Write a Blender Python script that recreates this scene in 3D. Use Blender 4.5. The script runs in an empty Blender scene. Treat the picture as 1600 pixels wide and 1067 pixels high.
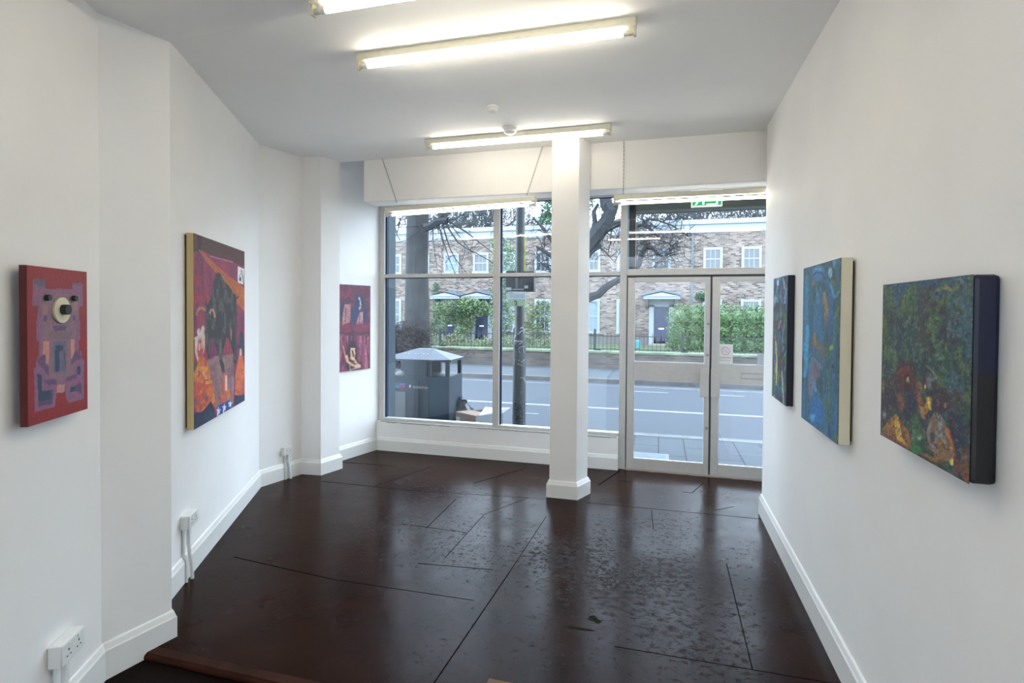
import bpy, math, random
import numpy as np
from mathutils import Vector, Matrix
random.seed(7); RNG = np.random.RandomState(11)
S = bpy.context.scene; COL = S.collection
PI = math.pi

# ------------------------------------------------------------------ camera
F = 839.14; YAW, PITCH, ROLL = 0.2689, 0.0173, 0.0070; CYP = 499.08; H = 1.65
_f = np.array([-math.sin(YAW)*math.cos(PITCH), math.cos(YAW)*math.cos(PITCH), -math.sin(PITCH)])
_r = np.array([math.cos(YAW), math.sin(YAW), 0.0]); _u = np.cross(_r, _f)
RM = np.array([_r*math.cos(ROLL)+_u*math.sin(ROLL), -_r*math.sin(ROLL)+_u*math.cos(ROLL), _f])
CAMP = np.array([0, 0, H])
cd = bpy.data.cameras.new('camera'); cam = bpy.data.objects.new('camera', cd); COL.objects.link(cam)
cd.sensor_width = 36; cd.lens = F/1600*36; cd.shift_y = -(533.5-CYP)/1600; cd.clip_start = 0.05; cd.clip_end = 400
m = Matrix.Identity(4)
for i in range(3):
    m[i][0] = RM[0][i]; m[i][1] = RM[1][i]; m[i][2] = -RM[2][i]; m[i][3] = CAMP[i]
cam.matrix_world = m; S.camera = cam

def ray(p):
    return RM.T @ np.array([(p[0]-800)/F, -(p[1]-CYP)/F, 1.0])
def at_y(px, py, y):                       # where a sight line meets the plane at distance y (street side planes)
    d = ray((px, py)); return CAMP + y/d[1]*d
def at_z(px, py, z):
    d = ray((px, py)); return CAMP + (z-H)/d[2]*d
def at_wall(px, py, A, B, off=0.0):        # on a vertical wall through A,B moved off into the room
    A = np.array(A, float); B = np.array(B, float); u = (B-A)/np.linalg.norm(B-A)
    n = np.array([u[1], -u[0]]); A = A + n*off
    d = ray((px, py)); t = (n @ A)/(n @ d[:2]); return CAMP + t*d

# ------------------------------------------------------------------ materials
def lin(c):
    return tuple(((x/255)/12.92 if x/255 <= .04045 else ((x/255+.055)/1.055)**2.4) for x in c)
def mat(name, col, rough=.5, metal=0.0, spec=.5, noise=0.0, nscale=8.0, bump=0.0, bscale=60.0, col2=None, coat=0.0):
    M = bpy.data.materials.new(name); M.use_nodes = True
    N = M.node_tree.nodes; L = M.node_tree.links; b = N['Principled BSDF']
    b.inputs['Roughness'].default_value = rough; b.inputs['Metallic'].default_value = metal
    b.inputs['Specular IOR Level'].default_value = spec; b.inputs['Coat Weight'].default_value = coat
    b.inputs['Base Color'].default_value = (*col, 1)
    tc = N.new('ShaderNodeTexCoord')
    if noise > 0 or col2:
        n = N.new('ShaderNodeTexNoise'); n.inputs['Scale'].default_value = nscale; n.inputs['Detail'].default_value = 5
        L.new(tc.outputs['Object'], n.inputs['Vector'])
        r = N.new('ShaderNodeValToRGB'); r.color_ramp.elements[0].position = .35; r.color_ramp.elements[1].position = .65
        c2 = col2 if col2 else tuple(min(1, x*(1+noise)) for x in col)
        c1 = col if col2 else tuple(x*(1-noise) for x in col)
        r.color_ramp.elements[0].color = (*c1, 1); r.color_ramp.elements[1].color = (*c2, 1)
        L.new(n.outputs['Fac'], r.inputs['Fac']); L.new(r.outputs['Color'], b.inputs['Base Color'])
    if bump > 0:
        n2 = N.new('ShaderNodeTexNoise'); n2.inputs['Scale'].default_value = bscale; n2.inputs['Detail'].default_value = 4
        L.new(tc.outputs['Object'], n2.inputs['Vector'])
        bp = N.new('ShaderNodeBump'); bp.inputs['Strength'].default_value = bump; bp.inputs['Distance'].default_value = .004
        L.new(n2.outputs['Fac'], bp.inputs['Height']); L.new(bp.outputs['Normal'], b.inputs['Normal'])
    return M
def emis(name, col, st):
    M = bpy.data.materials.new(name); M.use_nodes = True
    b = M.node_tree.nodes['Principled BSDF']; b.inputs['Base Color'].default_value = (.9, .9, .88, 1)
    b.inputs['Emission Color'].default_value = (*col, 1); b.inputs['Emission Strength'].default_value = st
    return M
WHITE = mat('white_paint', (.90, .88, .855), .62, noise=.015, nscale=2.5, bump=.12, bscale=35)
CEIL = mat('ceiling_paint', (.93, .925, .91), .7, noise=.015, nscale=1.5, bump=.15, bscale=20)
GLOSSW = mat('gloss_white_paint', (.84, .83, .80), .3, bump=.06, bscale=30)
ALU = mat('painted_aluminium', lin((200, 197, 193)), .42, .15, noise=.03, nscale=20)
ALUD = mat('aluminium_gasket', (.05, .06, .08), .5)
PLASTW = mat('white_plastic', (.80, .80, .78), .35)
BATTEN = mat('aged_enamel', lin((214, 211, 196)), .4, noise=.04, nscale=30)
CREAM = mat('aged_plastic', lin((205, 200, 180)), .4)
STEEL = mat('chain_steel', (.35, .35, .35), .35, .9)
BLACK = mat('black_paint', (.012, .014, .016), .4)
TUBE = emis('tube_glow', (1.0, .92, .76), 16.5); TUBE2 = emis('weak_tube_glow', (1.0, .93, .79), 8.5)

def glass_mat(name, tint=(.93, .97, 1.0), k=.75):
    M = bpy.data.materials.new(name); M.use_nodes = True
    N = M.node_tree.nodes; L = M.node_tree.links; N.remove(N['Principled BSDF'])
    out = N['Material Output']; mx = N.new('ShaderNodeMixShader'); t = N.new('ShaderNodeBsdfTransparent')
    g = N.new('ShaderNodeBsdfGlossy'); g.inputs['Roughness'].default_value = 0.0
    t.inputs['Color'].default_value = (*tint, 1)
    fr = N.new('ShaderNodeLayerWeight'); fr.inputs['Blend'].default_value = .5
    p = N.new('ShaderNodeMath'); p.operation = 'POWER'; p.inputs[1].default_value = 5
    a = N.new('ShaderNodeMath'); a.operation = 'MULTIPLY_ADD'; a.inputs[1].default_value = .9; a.inputs[2].default_value = .045*k
    L.new(fr.outputs['Facing'], p.inputs[0]); L.new(p.outputs[0], a.inputs[0]); L.new(a.outputs[0], mx.inputs['Fac'])
    L.new(t.outputs[0], mx.inputs[1]); L.new(g.outputs[0], mx.inputs[2]); L.new(mx.outputs[0], out.inputs['Surface'])
    return M
GLASS = glass_mat('window_glass')

def brick_mat(name, c1, c2, mort, bw, bh, ms=.008, rough=.9, axis='XZ', mottle=.35, offset=.5, bump=.3, bias=0.0, spec=.3):
    M = bpy.data.materials.new(name); M.use_nodes = True
    N = M.node_tree.nodes; L = M.node_tree.links; b = N['Principled BSDF']; b.inputs['Roughness'].default_value = rough; b.inputs['Specular IOR Level'].default_value = spec
    tc = N.new('ShaderNodeTexCoord'); sp = N.new('ShaderNodeSeparateXYZ'); cb = N.new('ShaderNodeCombineXYZ')
    L.new(tc.outputs['Object'], sp.inputs[0])
    L.new(sp.outputs[axis[0]], cb.inputs['X']); L.new(sp.outputs[axis[1]], cb.inputs['Y'])
    br = N.new('ShaderNodeTexBrick'); br.inputs['Scale'].default_value = 1; br.inputs['Brick Width'].default_value = bw
    br.inputs['Row Height'].default_value = bh; br.inputs['Mortar Size'].default_value = ms; br.offset = offset
    br.inputs['Bias'].default_value = bias
    br.inputs['Color1'].default_value = (*c1, 1); br.inputs['Color2'].default_value = (*c2, 1); br.inputs['Mortar'].default_value = (*mort, 1)
    L.new(cb.outputs[0], br.inputs['Vector'])
    n = N.new('ShaderNodeTexNoise'); n.inputs['Scale'].default_value = 1.3; n.inputs['Detail'].default_value = 6
    L.new(tc.outputs['Object'], n.inputs['Vector'])
    mr = N.new('ShaderNodeMapRange'); mr.inputs['From Min'].default_value = .3; mr.inputs['From Max'].default_value = .7
    mr.inputs['To Min'].default_value = 1-mottle; mr.inputs['To Max'].default_value = 1+mottle*.6
    L.new(n.outputs['Fac'], mr.inputs['Value'])
    mx = N.new('ShaderNodeMix'); mx.data_type = 'RGBA'; mx.blend_type = 'MULTIPLY'; mx.inputs['Factor'].default_value = 1
    L.new(br.outputs['Color'], mx.inputs['A']); L.new(mr.outputs[0], mx.inputs['B']); L.new(mx.outputs['Result'], b.inputs['Base Color'])
    bp = N.new('ShaderNodeBump'); bp.inputs['Strength'].default_value = bump; bp.inputs['Distance'].default_value = .01; bp.invert = True
    L.new(br.outputs['Fac'], bp.inputs['Height']); L.new(bp.outputs['Normal'], b.inputs['Normal'])
    return M

def floor_mat():
    M = bpy.data.materials.new('painted_floorboard'); M.use_nodes = True
    N = M.node_tree.nodes; L = M.node_tree.links; b = N['Principled BSDF']
    tc = N.new('ShaderNodeTexCoord')
    def noise(scale, detail=6, rough=.6, dist=0.0, sc=(1, 1, 1)):
        mp = N.new('ShaderNodeMapping'); mp.inputs['Scale'].default_value = sc; L.new(tc.outputs['Object'], mp.inputs[0])
        n = N.new('ShaderNodeTexNoise'); n.inputs['Scale'].default_value = scale; n.inputs['Detail'].default_value = detail
        n.inputs['Roughness'].default_value = rough; n.inputs['Distortion'].default_value = dist
        L.new(mp.outputs[0], n.inputs['Vector']); return n.outputs['Fac']
    def rng(v, a, b_, c, d, smooth=False):
        r = N.new('ShaderNodeMapRange'); L.new(v, r.inputs['Value'])
        for k, x in zip(('From Min', 'From Max', 'To Min', 'To Max'), (a, b_, c, d)): r.inputs[k].default_value = x
        return r.outputs[0]
    def mth(op, a, b_):
        q = N.new('ShaderNodeMath'); q.operation = op
        for i, v in enumerate((a, b_)):
            if isinstance(v, (int, float)): q.inputs[i].default_value = v
            else: L.new(v, q.inputs[i])
        q.use_clamp = False; return q.outputs[0]
    # worn zone: chipped paint concentrated in the walked middle of the room
    zone = noise(.55, 2)
    sp = N.new('ShaderNodeSeparateXYZ'); L.new(tc.outputs['Object'], sp.inputs[0])
    dx = mth('DIVIDE', mth('SUBTRACT', sp.outputs['X'], -.45), 1.7); dy = mth('DIVIDE', mth('SUBTRACT', sp.outputs['Y'], 3.6), 1.2)
    rr = mth('SQRT', mth('ADD', mth('MULTIPLY', dx, dx), mth('MULTIPLY', dy, dy)), 0)
    worn = mth('ADD', rng(rr, .2, 1.9, .06, -.09), mth('MULTIPLY', mth('SUBTRACT', zone, .5), .35))
    chips = noise(24, 10, .85, 0.0, (.8, 1.1, 1))
    chipm = rng(mth('ADD', chips, worn), .575, .68, 0, 1)
    fine = rng(mth('ADD', noise(38, 6, .7), mth('MULTIPLY', worn, .8)), .63, .68, 0, 1)
    chipm = mth('MAXIMUM', chipm, mth('MULTIPLY', fine, .6))
    ramp = N.new('ShaderNodeValToRGB'); ramp.color_ramp.elements[0].color = (.0145, .0048, .0026, 1); ramp.color_ramp.elements[1].color = (.0240, .0080, .0044, 1)
    ramp.color_ramp.elements[0].position = .35; ramp.color_ramp.elements[1].position = .7
    L.new(noise(3, 5), ramp.inputs['Fac'])
    mx = N.new('ShaderNodeMix'); mx.data_type = 'RGBA'; L.new(chipm, mx.inputs['Factor']); L.new(ramp.outputs['Color'], mx.inputs['A'])
    mx.inputs['B'].default_value = (.0085, .0055, .0044, 1); L.new(mx.outputs['Result'], b.inputs['Base Color'])
    ro = mth('ADD', rng(noise(2.2, 6, .7), .3, .7, .15, .30), mth('MULTIPLY', chipm, .30))
    L.new(ro, b.inputs['Roughness'])
    b.inputs['Specular IOR Level'].default_value = .05
    h = mth('ADD', mth('MULTIPLY', chipm, -.5), mth('MULTIPLY', noise(26, 4), .35))
    h = mth('ADD', h, mth('MULTIPLY', noise(4, 3), 1.2))
    bp = N.new('ShaderNodeBump'); bp.inputs['Strength'].default_value = .32; bp.inputs['Distance'].default_value = .004
    L.new(h, bp.inputs['Height']); L.new(bp.outputs['Normal'], b.inputs['Normal'])
    return M
FLOOR = floor_mat()

# ------------------------------------------------------------------ mesh builder
class MB:
    def __init__(s): s.v = []; s.f = []
    def add(s, vs, fs):
        o = len(s.v); s.v += [tuple(map(float, p)) for p in vs]; s.f += [tuple(i+o for i in f) for f in fs]; return s
    def box(s, x0, x1, y0, y1, z0, z1):
        return s.add([(x0,y0,z0),(x1,y0,z0),(x1,y1,z0),(x0,y1,z0),(x0,y0,z1),(x1,y0,z1),(x1,y1,z1),(x0,y1,z1)],
                     [(0,3,2,1),(4,5,6,7),(0,1,5,4),(1,2,6,5),(2,3,7,6),(3,0,4,7)])
    def prism(s, poly, z0, z1):             # poly: list of (x,y) or (x,y,z0,z1), counter-clockwise
        n = len(poly); lo = [(p[0], p[1], p[2] if len(p) > 2 else z0) for p in poly]; hi = [(p[0], p[1], p[3] if len(p) > 3 else z1) for p in poly]
        return s.add(lo+hi, [tuple(range(n))[::-1], tuple(range(n, 2*n))] + [(i, (i+1) % n, n+(i+1) % n, n+i) for i in range(n)])
    def obox(s, c, ax, ay, az, hx, hy, hz): # oriented box
        c = np.array(c, float); ax, ay, az = [np.array(a, float)/np.linalg.norm(a) for a in (ax, ay, az)]
        vs = [c+ax*hx*i+ay*hy*j+az*hz*k for k in (-1, 1) for j in (-1, 1) for i in (-1, 1)]
        return s.add(vs, [(0,2,3,1),(4,5,7,6),(0,1,5,4),(1,3,7,5),(3,2,6,7),(2,0,4,6)])
    def bar(s, a, b, w, h=None):
        a = np.array(a, float); b = np.array(b, float); d = b-a; l = np.linalg.norm(d)
        up = np.array([0, 0, 1.]) if abs(d[2]/l) < .95 else np.array([0, 1., 0])
        sx = np.cross(d, up); sx /= np.linalg.norm(sx); sy = np.cross(sx, d/l)
        return s.obox((a+b)/2, d, sx, sy, l/2, w/2, (h or w)/2)
    def tube(s, pts, rad, n=8, cap=True, closed=False):
        pts = [np.array(p, float) for p in pts]; k = len(pts); rad = rad if isinstance(rad, (list, tuple)) else [rad]*k
        vs = []; ref = None
        for i, p in enumerate(pts):
            if closed: t = pts[(i+1) % k]-pts[i-1]
            else: t = pts[min(i+1, k-1)]-pts[max(i-1, 0)]
            t = t/(np.linalg.norm(t)+1e-12)
            if ref is None: ref = np.array([0, 0, 1.]) if abs(t[2]) < .9 else np.array([1., 0, 0])
            a = np.cross(t, ref); a /= (np.linalg.norm(a)+1e-12); b = np.cross(a, t); ref = b
            vs += [p+rad[i]*(a*math.cos(2*PI*j/n)+b*math.sin(2*PI*j/n)) for j in range(n)]
        fs = []
        for i in range(k if closed else k-1):
            for j in range(n):
                A = i*n+j; B = i*n+(j+1) % n; C_ = ((i+1) % k)*n+(j+1) % n; D = ((i+1) % k)*n+j
                fs.append((A, D, C_, B))
        if cap and not closed: fs += [tuple(range(n)), tuple(range((k-1)*n, k*n))[::-1]]
        return s.add(vs, fs)
    def lathe(s, prof, c=(0, 0, 0), n=24, axis='z'):
        vs = []
        for r, h in prof:
            for j in range(n):
                a = 2*PI*j/n; x, y = r*math.cos(a), r*math.sin(a)
                vs.append((c[0]+x, c[1]+y, c[2]+h) if axis == 'z' else (c[0]+x, c[1]+h, c[2]+y) if axis == 'y' else (c[0]+h, c[1]+x, c[2]+y))
        k = len(prof); fs = [(i*n+j, i*n+(j+1) % n, (i+1)*n+(j+1) % n, (i+1)*n+j) for i in range(k-1) for j in range(n)]
        fs += [tuple(range(n))[::-1], tuple(range((k-1)*n, k*n))]
        return s.add(vs, fs)
    def build(s, name, material, parent=None, smooth=False, bevel=0.0, org=None):
        me = bpy.data.meshes.new(name)
        v = np.array(s.v, float)
        if org is not None: v = v-np.array(org, float)
        me.from_pydata([tuple(p) for p in v], [], s.f); me.materials.append(material)
        import bmesh
        bm = bmesh.new(); bm.from_mesh(me); bmesh.ops.recalc_face_normals(bm, faces=bm.faces); bm.to_mesh(me); bm.free()
        if smooth:
            me.polygons.foreach_set('use_smooth', [True]*len(me.polygons))
            try: me.set_sharp_from_angle(angle=math.radians(40))
            except Exception: pass
        o = bpy.data.objects.new(name, me); COL.objects.link(o)
        if org is not None: o.location = org
        if parent is not None:
            o.parent = parent
            if org is not None: o.location = np.array(org)-np.array(parent.location)
            else: o.location = -np.array(parent.location)
        if bevel > 0:
            md = o.modifiers.new('bevel', 'BEVEL'); md.width = bevel; md.segments = 2; md.limit_method = 'ANGLE'; md.angle_limit = .6
        return o
def tag(o, label=None, cat=None, group=None, kind=None):
    if label: o['label'] = label
    if cat: o['category'] = cat
    if group: o['group'] = group
    if kind: o['kind'] = kind
    return o
def empty(name, loc, label=None, cat=None, group=None, kind=None):
    o = bpy.data.objects.new(name, None); COL.objects.link(o); o.location = tuple(map(float, loc)); o.empty_display_size = .1
    return tag(o, label, cat, group, kind)
def struct(o, label, cat): return tag(o, label, cat, kind='structure')
def copy_tree(o, parent=None):
    c = o.copy(); COL.objects.link(c)
    if parent is not None: c.parent = parent
    for ch in list(o.children): copy_tree(ch, c)
    return c

# ------------------------------------------------------------------ room shell
ZC, XR, YF, YB, ZBB = 3.152, .817, 5.684, 4.865, 2.737
N0 = (-1.30, -.435); A = (-2.41, 1.82); B = (-2.343, 2.12); C_ = (-2.589, 2.242); D = (-3.555, 4.14); E_ = (-3.445, 4.60)
F_ = (-3.235, 4.62); G_ = (-3.175, 4.85); H_ = (-3.40, 4.86); K = (-3.195, 5.69)
left = [(-1.30, -4.0), N0, A, B, C_, D, E_, F_, G_, H_, K]
poly = left + [(-3.195, 5.95), (-4.6, 5.95), (-4.6, -4.0)]
ww = MB(); ww.prism(poly, -.03, 3.6)
struct(ww.build('wall_left', WHITE), 'white plastered left wall with angled bays and projecting piers', 'wall')
struct(MB().prism([(XR, -4), (XR, 4.745), (1.36, 4.745), (1.36, 5.95), (1.9, 5.95), (1.9, -4)][::-1], -.03, 3.6).build('wall_right', WHITE),
       'long white plastered right wall holding three canvases', 'wall')
struct(MB().box(-4.6, 1.9, -4.2, -4.0, -.03, 3.6).build('wall_back', WHITE), 'white plastered wall at the back of the gallery', 'wall')
# ceiling: main slab, lower near slab
cm = MB()
cm.add([(-4.6, 2.25, ZC), (1.9, 1.85, ZC), (1.9, YB, ZC), (-4.6, YB, ZC), (-4.6, 2.25, 3.6), (1.9, 1.85, 3.6), (1.9, YB, 3.6), (-4.6, YB, 3.6)],
       [(0, 3, 2, 1), (4, 5, 6, 7), (0, 1, 5, 4), (1, 2, 6, 5), (2, 3, 7, 6), (3, 0, 4, 7)])
struct(cm.build('ceiling', CEIL), 'smooth white ceiling of the front part of the gallery', 'ceiling')
nm = MB()
nm.prism([(-4.6, -1.1, 2.88, 3.7), (1.9, -1.1, 2.88, 3.7), (1.9, 1.855, 2.955, 3.7), (-1.47, 2.06, 2.955, 3.7), (-2.343, 2.12, 2.957, 3.7), (-4.6, 2.26, 2.96, 3.7)], 0, 1)
nm.box(-4.6, 1.9, -4.1, -3.9, 2.88, 3.7)          # the gap between -3.9 and -1.1 is an opening added out of view to brighten the room with sky light
struct(nm.build('ceiling', CEIL), 'slightly lower white ceiling of the near part of the gallery', 'ceiling')
struct(MB().box(-4.6, 1.9, YB, 5.95, 3.5, 3.7).build('ceiling', CEIL), 'high white ceiling strip above the shop window', 'ceiling')
struct(MB().box(-2.907, 1.36, YB+.001, 5.115, ZBB, 3.5).build('trim_1', WHITE, bevel=.004), 'white boxed beam hanging in front of the shop window', 'beam')
# column
cpoly = [(-.93, 4.655), (-.69, 4.655), (-.615, 4.835), (-.645, 4.864), (-.93, 4.864)]
struct(MB().prism(cpoly, 0, ZC).build('wall_column', WHITE, bevel=.006), 'white square column standing in front of the shop window', 'column')
# floors
struct(MB().box(-4.6, 1.9, 2.04, YF+.03, -.12, 0).build('floor', FLOOR), 'dark brown painted board floor, scuffed and shiny', 'floor')
NEARFL = brick_mat('dark_floorboards', (.008, .0045, .004), (.011, .006, .005), (.002, .001, .001), 3.0, .11, .003, .6, 'XY', .3, .4, .4, spec=.04)
struct(MB().box(-4.6, 1.9, -4.1, 2.03, -.14, -.03).build('floor', NEARFL), 'lower dark floorboards in the near left corner', 'floor')
NOSE = mat('worn_wood_nosing', (.034, .011, .006), .45, spec=.06, noise=.5, nscale=4, bump=.3, bscale=25)
no = MB(); no.tube([(-3.3, 1.998, -.022), (1.4, 1.998, -.022)], .0215, 10); no.box(-3.3, 1.4, 1.99, 2.0405, -.04, -.0005)
struct(no.build('trim_2', NOSE, smooth=True), 'reddish brown wooden nosing at the floor step', 'step nosing')
# board joints: narrow dark grooves
SEAM = mat('joint_dirt', (.003, .002, .002), .9, spec=.02)
sm = MB()
def seam(x0, y0, x1, y1, w=.006):
    sm.bar((x0, y0, .0003), (x1, y1, .0003), w, .0012)
seam(-.384, 5.604, -.544, 5.092, .012); seam(-1.334, 5.435, -1.693, 4.807, .009); seam(-.95, 2.06, -.895, 3.25, .006)
seam(-.895, 3.25, -.86, 4.2, .004)
seam(.43, 2.66, .438, 3.745, .005); seam(-3.3, 5.065, -2.656, 5.109, .006); seam(-3.1, 4.449, -2.185, 4.452, .006); seam(-2.185, 4.452, -.92, 4.59, .004)
seam(-.05, 4.577, -.03, 4.176, .005); seam(-2.71, 2.921, -1.907, 2.846, .006); seam(-1.907, 2.846, -1.0, 2.86, .004); seam(-1.006, 3.234, -1.5, 3.18, .006)
seam(-.60, 4.60, .80, 4.628, .005); seam(-1.9, 3.735, -1.359, 3.724, .005); seam(-1.684, 3.714, -1.697, 4.355, .005)
seam(-.198, 2.656, .80, 2.66, .004); seam(-1.1, 4.57, -1.35, 4.1, .004); seam(-2.3, 5.2, -2.55, 4.47, .006); seam(-1.35, 4.1, -1.36, 3.3, .004)
seam(.42, 5.45, .30, 5.12, .006); seam(.30, 5.12, .22, 5.125, .008); seam(-.35, 5.30, -.25, 5.28, .008); seam(.45, 4.72, .62, 4.86, .006)
struct(sm.build('trim_3', SEAM), 'dark open joints between the painted floor boards', 'floor joint')
PATCH = mat('olive_stain', (.020, .016, .009), .8, spec=.03)
pm = MB(); pc = at_z(915, 973, 0)
def blob(cx, cy, rx, ry, z=.0006, n=14):
    vs = [(cx, cy, z)] + [(cx+rx*math.cos(2*PI*i/n)*random.uniform(.7, 1.1), cy+ry*math.sin(2*PI*i/n)*random.uniform(.7, 1.1), z) for i in range(n)]
    pm.add(vs, [(0, i+1, (i+1) % n+1) for i in range(n)])
p = at_z(926, 966, 0); blob(p[0], p[1], .028, .035); blob(p[0]+.03, p[1]-.02, .022, .025)
p = at_z(905, 982, 0); blob(p[0], p[1], .10, .012, .0008)
tag(pm.build('tape_residue', PATCH), 'olive smear of old tape residue on the dark floor', 'stain')
q = at_z(782, 1065.5, 0)
tag(MB().box(q[0]-.055, q[0]+.055, q[1]-.05, q[1]+.004, -.002, .004).build('wood_sliver', mat('bare_pine', lin((104, 74, 34)), .7, noise=.2, nscale=30)), 'small sliver of bare yellowish wood on the floor at the photo bottom edge', 'wood sliver')
# baseboards
def offset_line(pts, d):
    out = []; P = [np.array(p, float) for p in pts]
    for i in range(len(P)):
        ns = []
        if i > 0: u = P[i]-P[i-1]; u /= np.linalg.norm(u); ns.append(np.array([u[1], -u[0]]))
        if i < len(P)-1: u = P[i+1]-P[i]; u /= np.linalg.norm(u); ns.append(np.array([u[1], -u[0]]))
        n = sum(ns); n = n/np.dot(n, n)*len(ns) if len(ns) == 1 else n/np.linalg.norm(n)/max(.35, np.dot(n/np.linalg.norm(n), ns[0]))
        out.append(P[i]+n*d)
    return out
def baseboard(name, pts, label, z0=0.0, h=.155, t=.02, closed=False):
    prof = [(-.004, 0), (t, 0), (t, h-.035), (t-.004, h-.028), (.009, h-.006), (.004, h), (-.004, h)]
    vs = []; rows = [offset_line(pts, o) for o, _ in prof]; n = len(pts); k = len(prof)
    for j in range(k):
        for i in range(n): vs.append((rows[j][i][0], rows[j][i][1], z0+prof[j][1]))
    fs = [(j*n+i, j*n+i+1, ((j+1) % k)*n+i+1, ((j+1) % k)*n+i) for j in range(k) for i in range(n-1)]
    fs += [tuple(j*n for j in range(k)), tuple(j*n+n-1 for j in range(k))[::-1]]
    b = MB(); b.add(vs, fs)
    return struct(b.build(name, GLOSSW), label, 'baseboard')
baseboard('baseboard_left_near', [(-1.30, -4.0), N0, A, B, C_], 'white bevelled baseboard along the near left wall and its pier', -.03, .165)
baseboard('baseboard_left', [C_, D, E_, F_, G_, H_, (-3.2, 5.66)], 'white bevelled baseboard along the far left wall bays', 0)
baseboard('baseboard_front', [(-3.185, YF-.04), (-.405, YF-.04)], 'white bevelled baseboard under the shop window', 0)
baseboard('baseboard_right', [(1.3, 4.745), (XR, 4.745), (XR, 2.04)], 'white bevelled baseboard along the right wall', 0, .165)
baseboard('baseboard_right_near', [(XR, 1.95), (XR, -4.0)], 'white bevelled baseboard beside the camera on the right wall', -.03, .165)
baseboard('baseboard_column', [(-.93, 4.86), (-.93, 4.655), (-.69, 4.655), (-.615, 4.835), (-.65, 4.862)], 'white bevelled baseboard wrapped around the column foot', 0, .15, .022)
# wall below window and above
struct(MB().box(-3.2, -.405, YF-.04, YF+.2, 0, .339).build('wall_front', WHITE), 'low white wall under the shop window', 'wall')
struct(MB().box(-3.2, 1.36, YF-.02, YF+.12, 2.92, 3.5).build('wall_front_top', WHITE), 'white wall strip over the shopfront frame', 'wall')

# ------------------------------------------------------------------ shopfront
w1 = empty('window_1', (-1.78, YF, .339), 'large grey metal framed shop window of four panes', 'window', kind='structure')
fy0, fy1 = YF, YF+.075
fm = MB()
fm.box(-3.195, -3.125, fy0, fy1, .339, 2.92)                                     # left jamb
fm.box(-1.787, -1.713, fy0, fy1, .339, 2.92)                                     # mullion
fm.box(-3.125, -1.787, fy0-.002, fy1, .339, .375); fm.box(-1.713, -.405, fy0-.002, fy1, .339, .375)  # sill rail
fm.box(-3.125, -1.787, fy0+.002, fy1, 2.018, 2.060); fm.box(-1.713, -.405, fy0+.002, fy1, 2.018, 2.058)
fm.box(-3.125, -1.787, fy0, fy1, 2.84, 2.92); fm.box(-1.713, -.405, fy0, fy1, 2.84, 2.92)
fm.build('window_frame', ALU, w1, bevel=.003)
gk = MB()
for x0, x1 in ((-3.125, -1.787), (-1.713, -.405)):
    for z0, z1 in ((.375, 2.018), (2.06, 2.84)):
        gk.box(x0, x0+.022, fy0+.034, fy0+.046, z0, z1)
        gk.box(x0+.022, x1, fy0+.034, fy0+.046, z1-.010, z1)
gk.build('gasket', mat('blue_black_gasket', lin((40, 62, 100)), .4), w1)
for x0, x1 in ((-3.125, -1.787), (-1.713, -.405)):
    for z0, z1 in ((.375, 2.018), (2.06, 2.84)):
        MB().box(x0, x1, fy0+.038, fy0+.042, z0, z1).build('window_pane', GLASS, w1)
for (px, py) in ((599, 498.5), (771, 500.5)):
    q = at_y(px, py, YF-.004); k = MB().lathe([(.004, -.004), (.010, -.003), (.010, .004), (.012, .006)], tuple(q), 10, 'y')
    k.build('screw_cap', CREAM, w1)
# caulk under sill
ck = MB()
x = -3.15
while x < -.45:
    w = random.uniform(.05, .25); ck.box(x, min(x+w, -.42), YF-.044, YF-.001, .339-random.uniform(.002, .014), .3415); x += w
struct(ck.build('trim_4', mat('grey_sealant', lin((170, 168, 165)), .7)), 'rough grey sealant bead under the shop window', 'sealant')

df = MB()
df.box(-.405, -.335, fy0, fy1, 0, 2.92); df.box(1.295, 1.355, fy0, fy1, 0, 2.92); df.box(-.335, 1.295, fy0, fy1, 2.018, 2.084); df.box(-.335, 1.295, fy0, fy1, 2.84, 2.92)
struct(df.build('trim_5', ALU, bevel=.003), 'grey metal frame around the glazed shop doors', 'door frame')
dk = MB(); dk.box(-.334, -.326, fy0+.012, fy1-.01, .012, 2.012); dk.box(.478, .505, fy0+.02, fy1-.01, .012, 2.0); dk.box(-.33, 1.29, fy0+.02, fy1-.01, 2.0, 2.0175)
struct(dk.build('trim_6', ALUD), 'dark gap strips between the shop doors and their frame', 'door seal')
th = MB(); th.box(-.405, 1.36, YF+.002, YF+.08, -.03, .0115)
x = -.33
while x < 1.25:
    w = random.uniform(.04, .16); th.box(x, x+w, YF-.012-random.uniform(0, .014), YF+.004, -.002, random.uniform(.003, .012)); x += w
struct(th.build('trim_13', mat('old_sealant', lin((176, 166, 158)), .8)), 'uneven pale sealant strip under the shop doors', 'sealant')
w2 = empty('window_2', (.48, YF, 2.084), 'wide clear pane over the shop doors', 'window', kind='structure')
MB().prism([(-.335, fy0+.028), (1.295, fy0+.058), (1.295, fy0+.062), (-.335, fy0+.032)], 2.084, 2.84).build('window_pane', GLASS, w2)
MB().box(-.335, -.322, fy0+.03, fy0+.046, 2.084, 2.84).build('gasket', mat('pale_bead', lin((150, 175, 205)), .4), w2)
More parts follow.
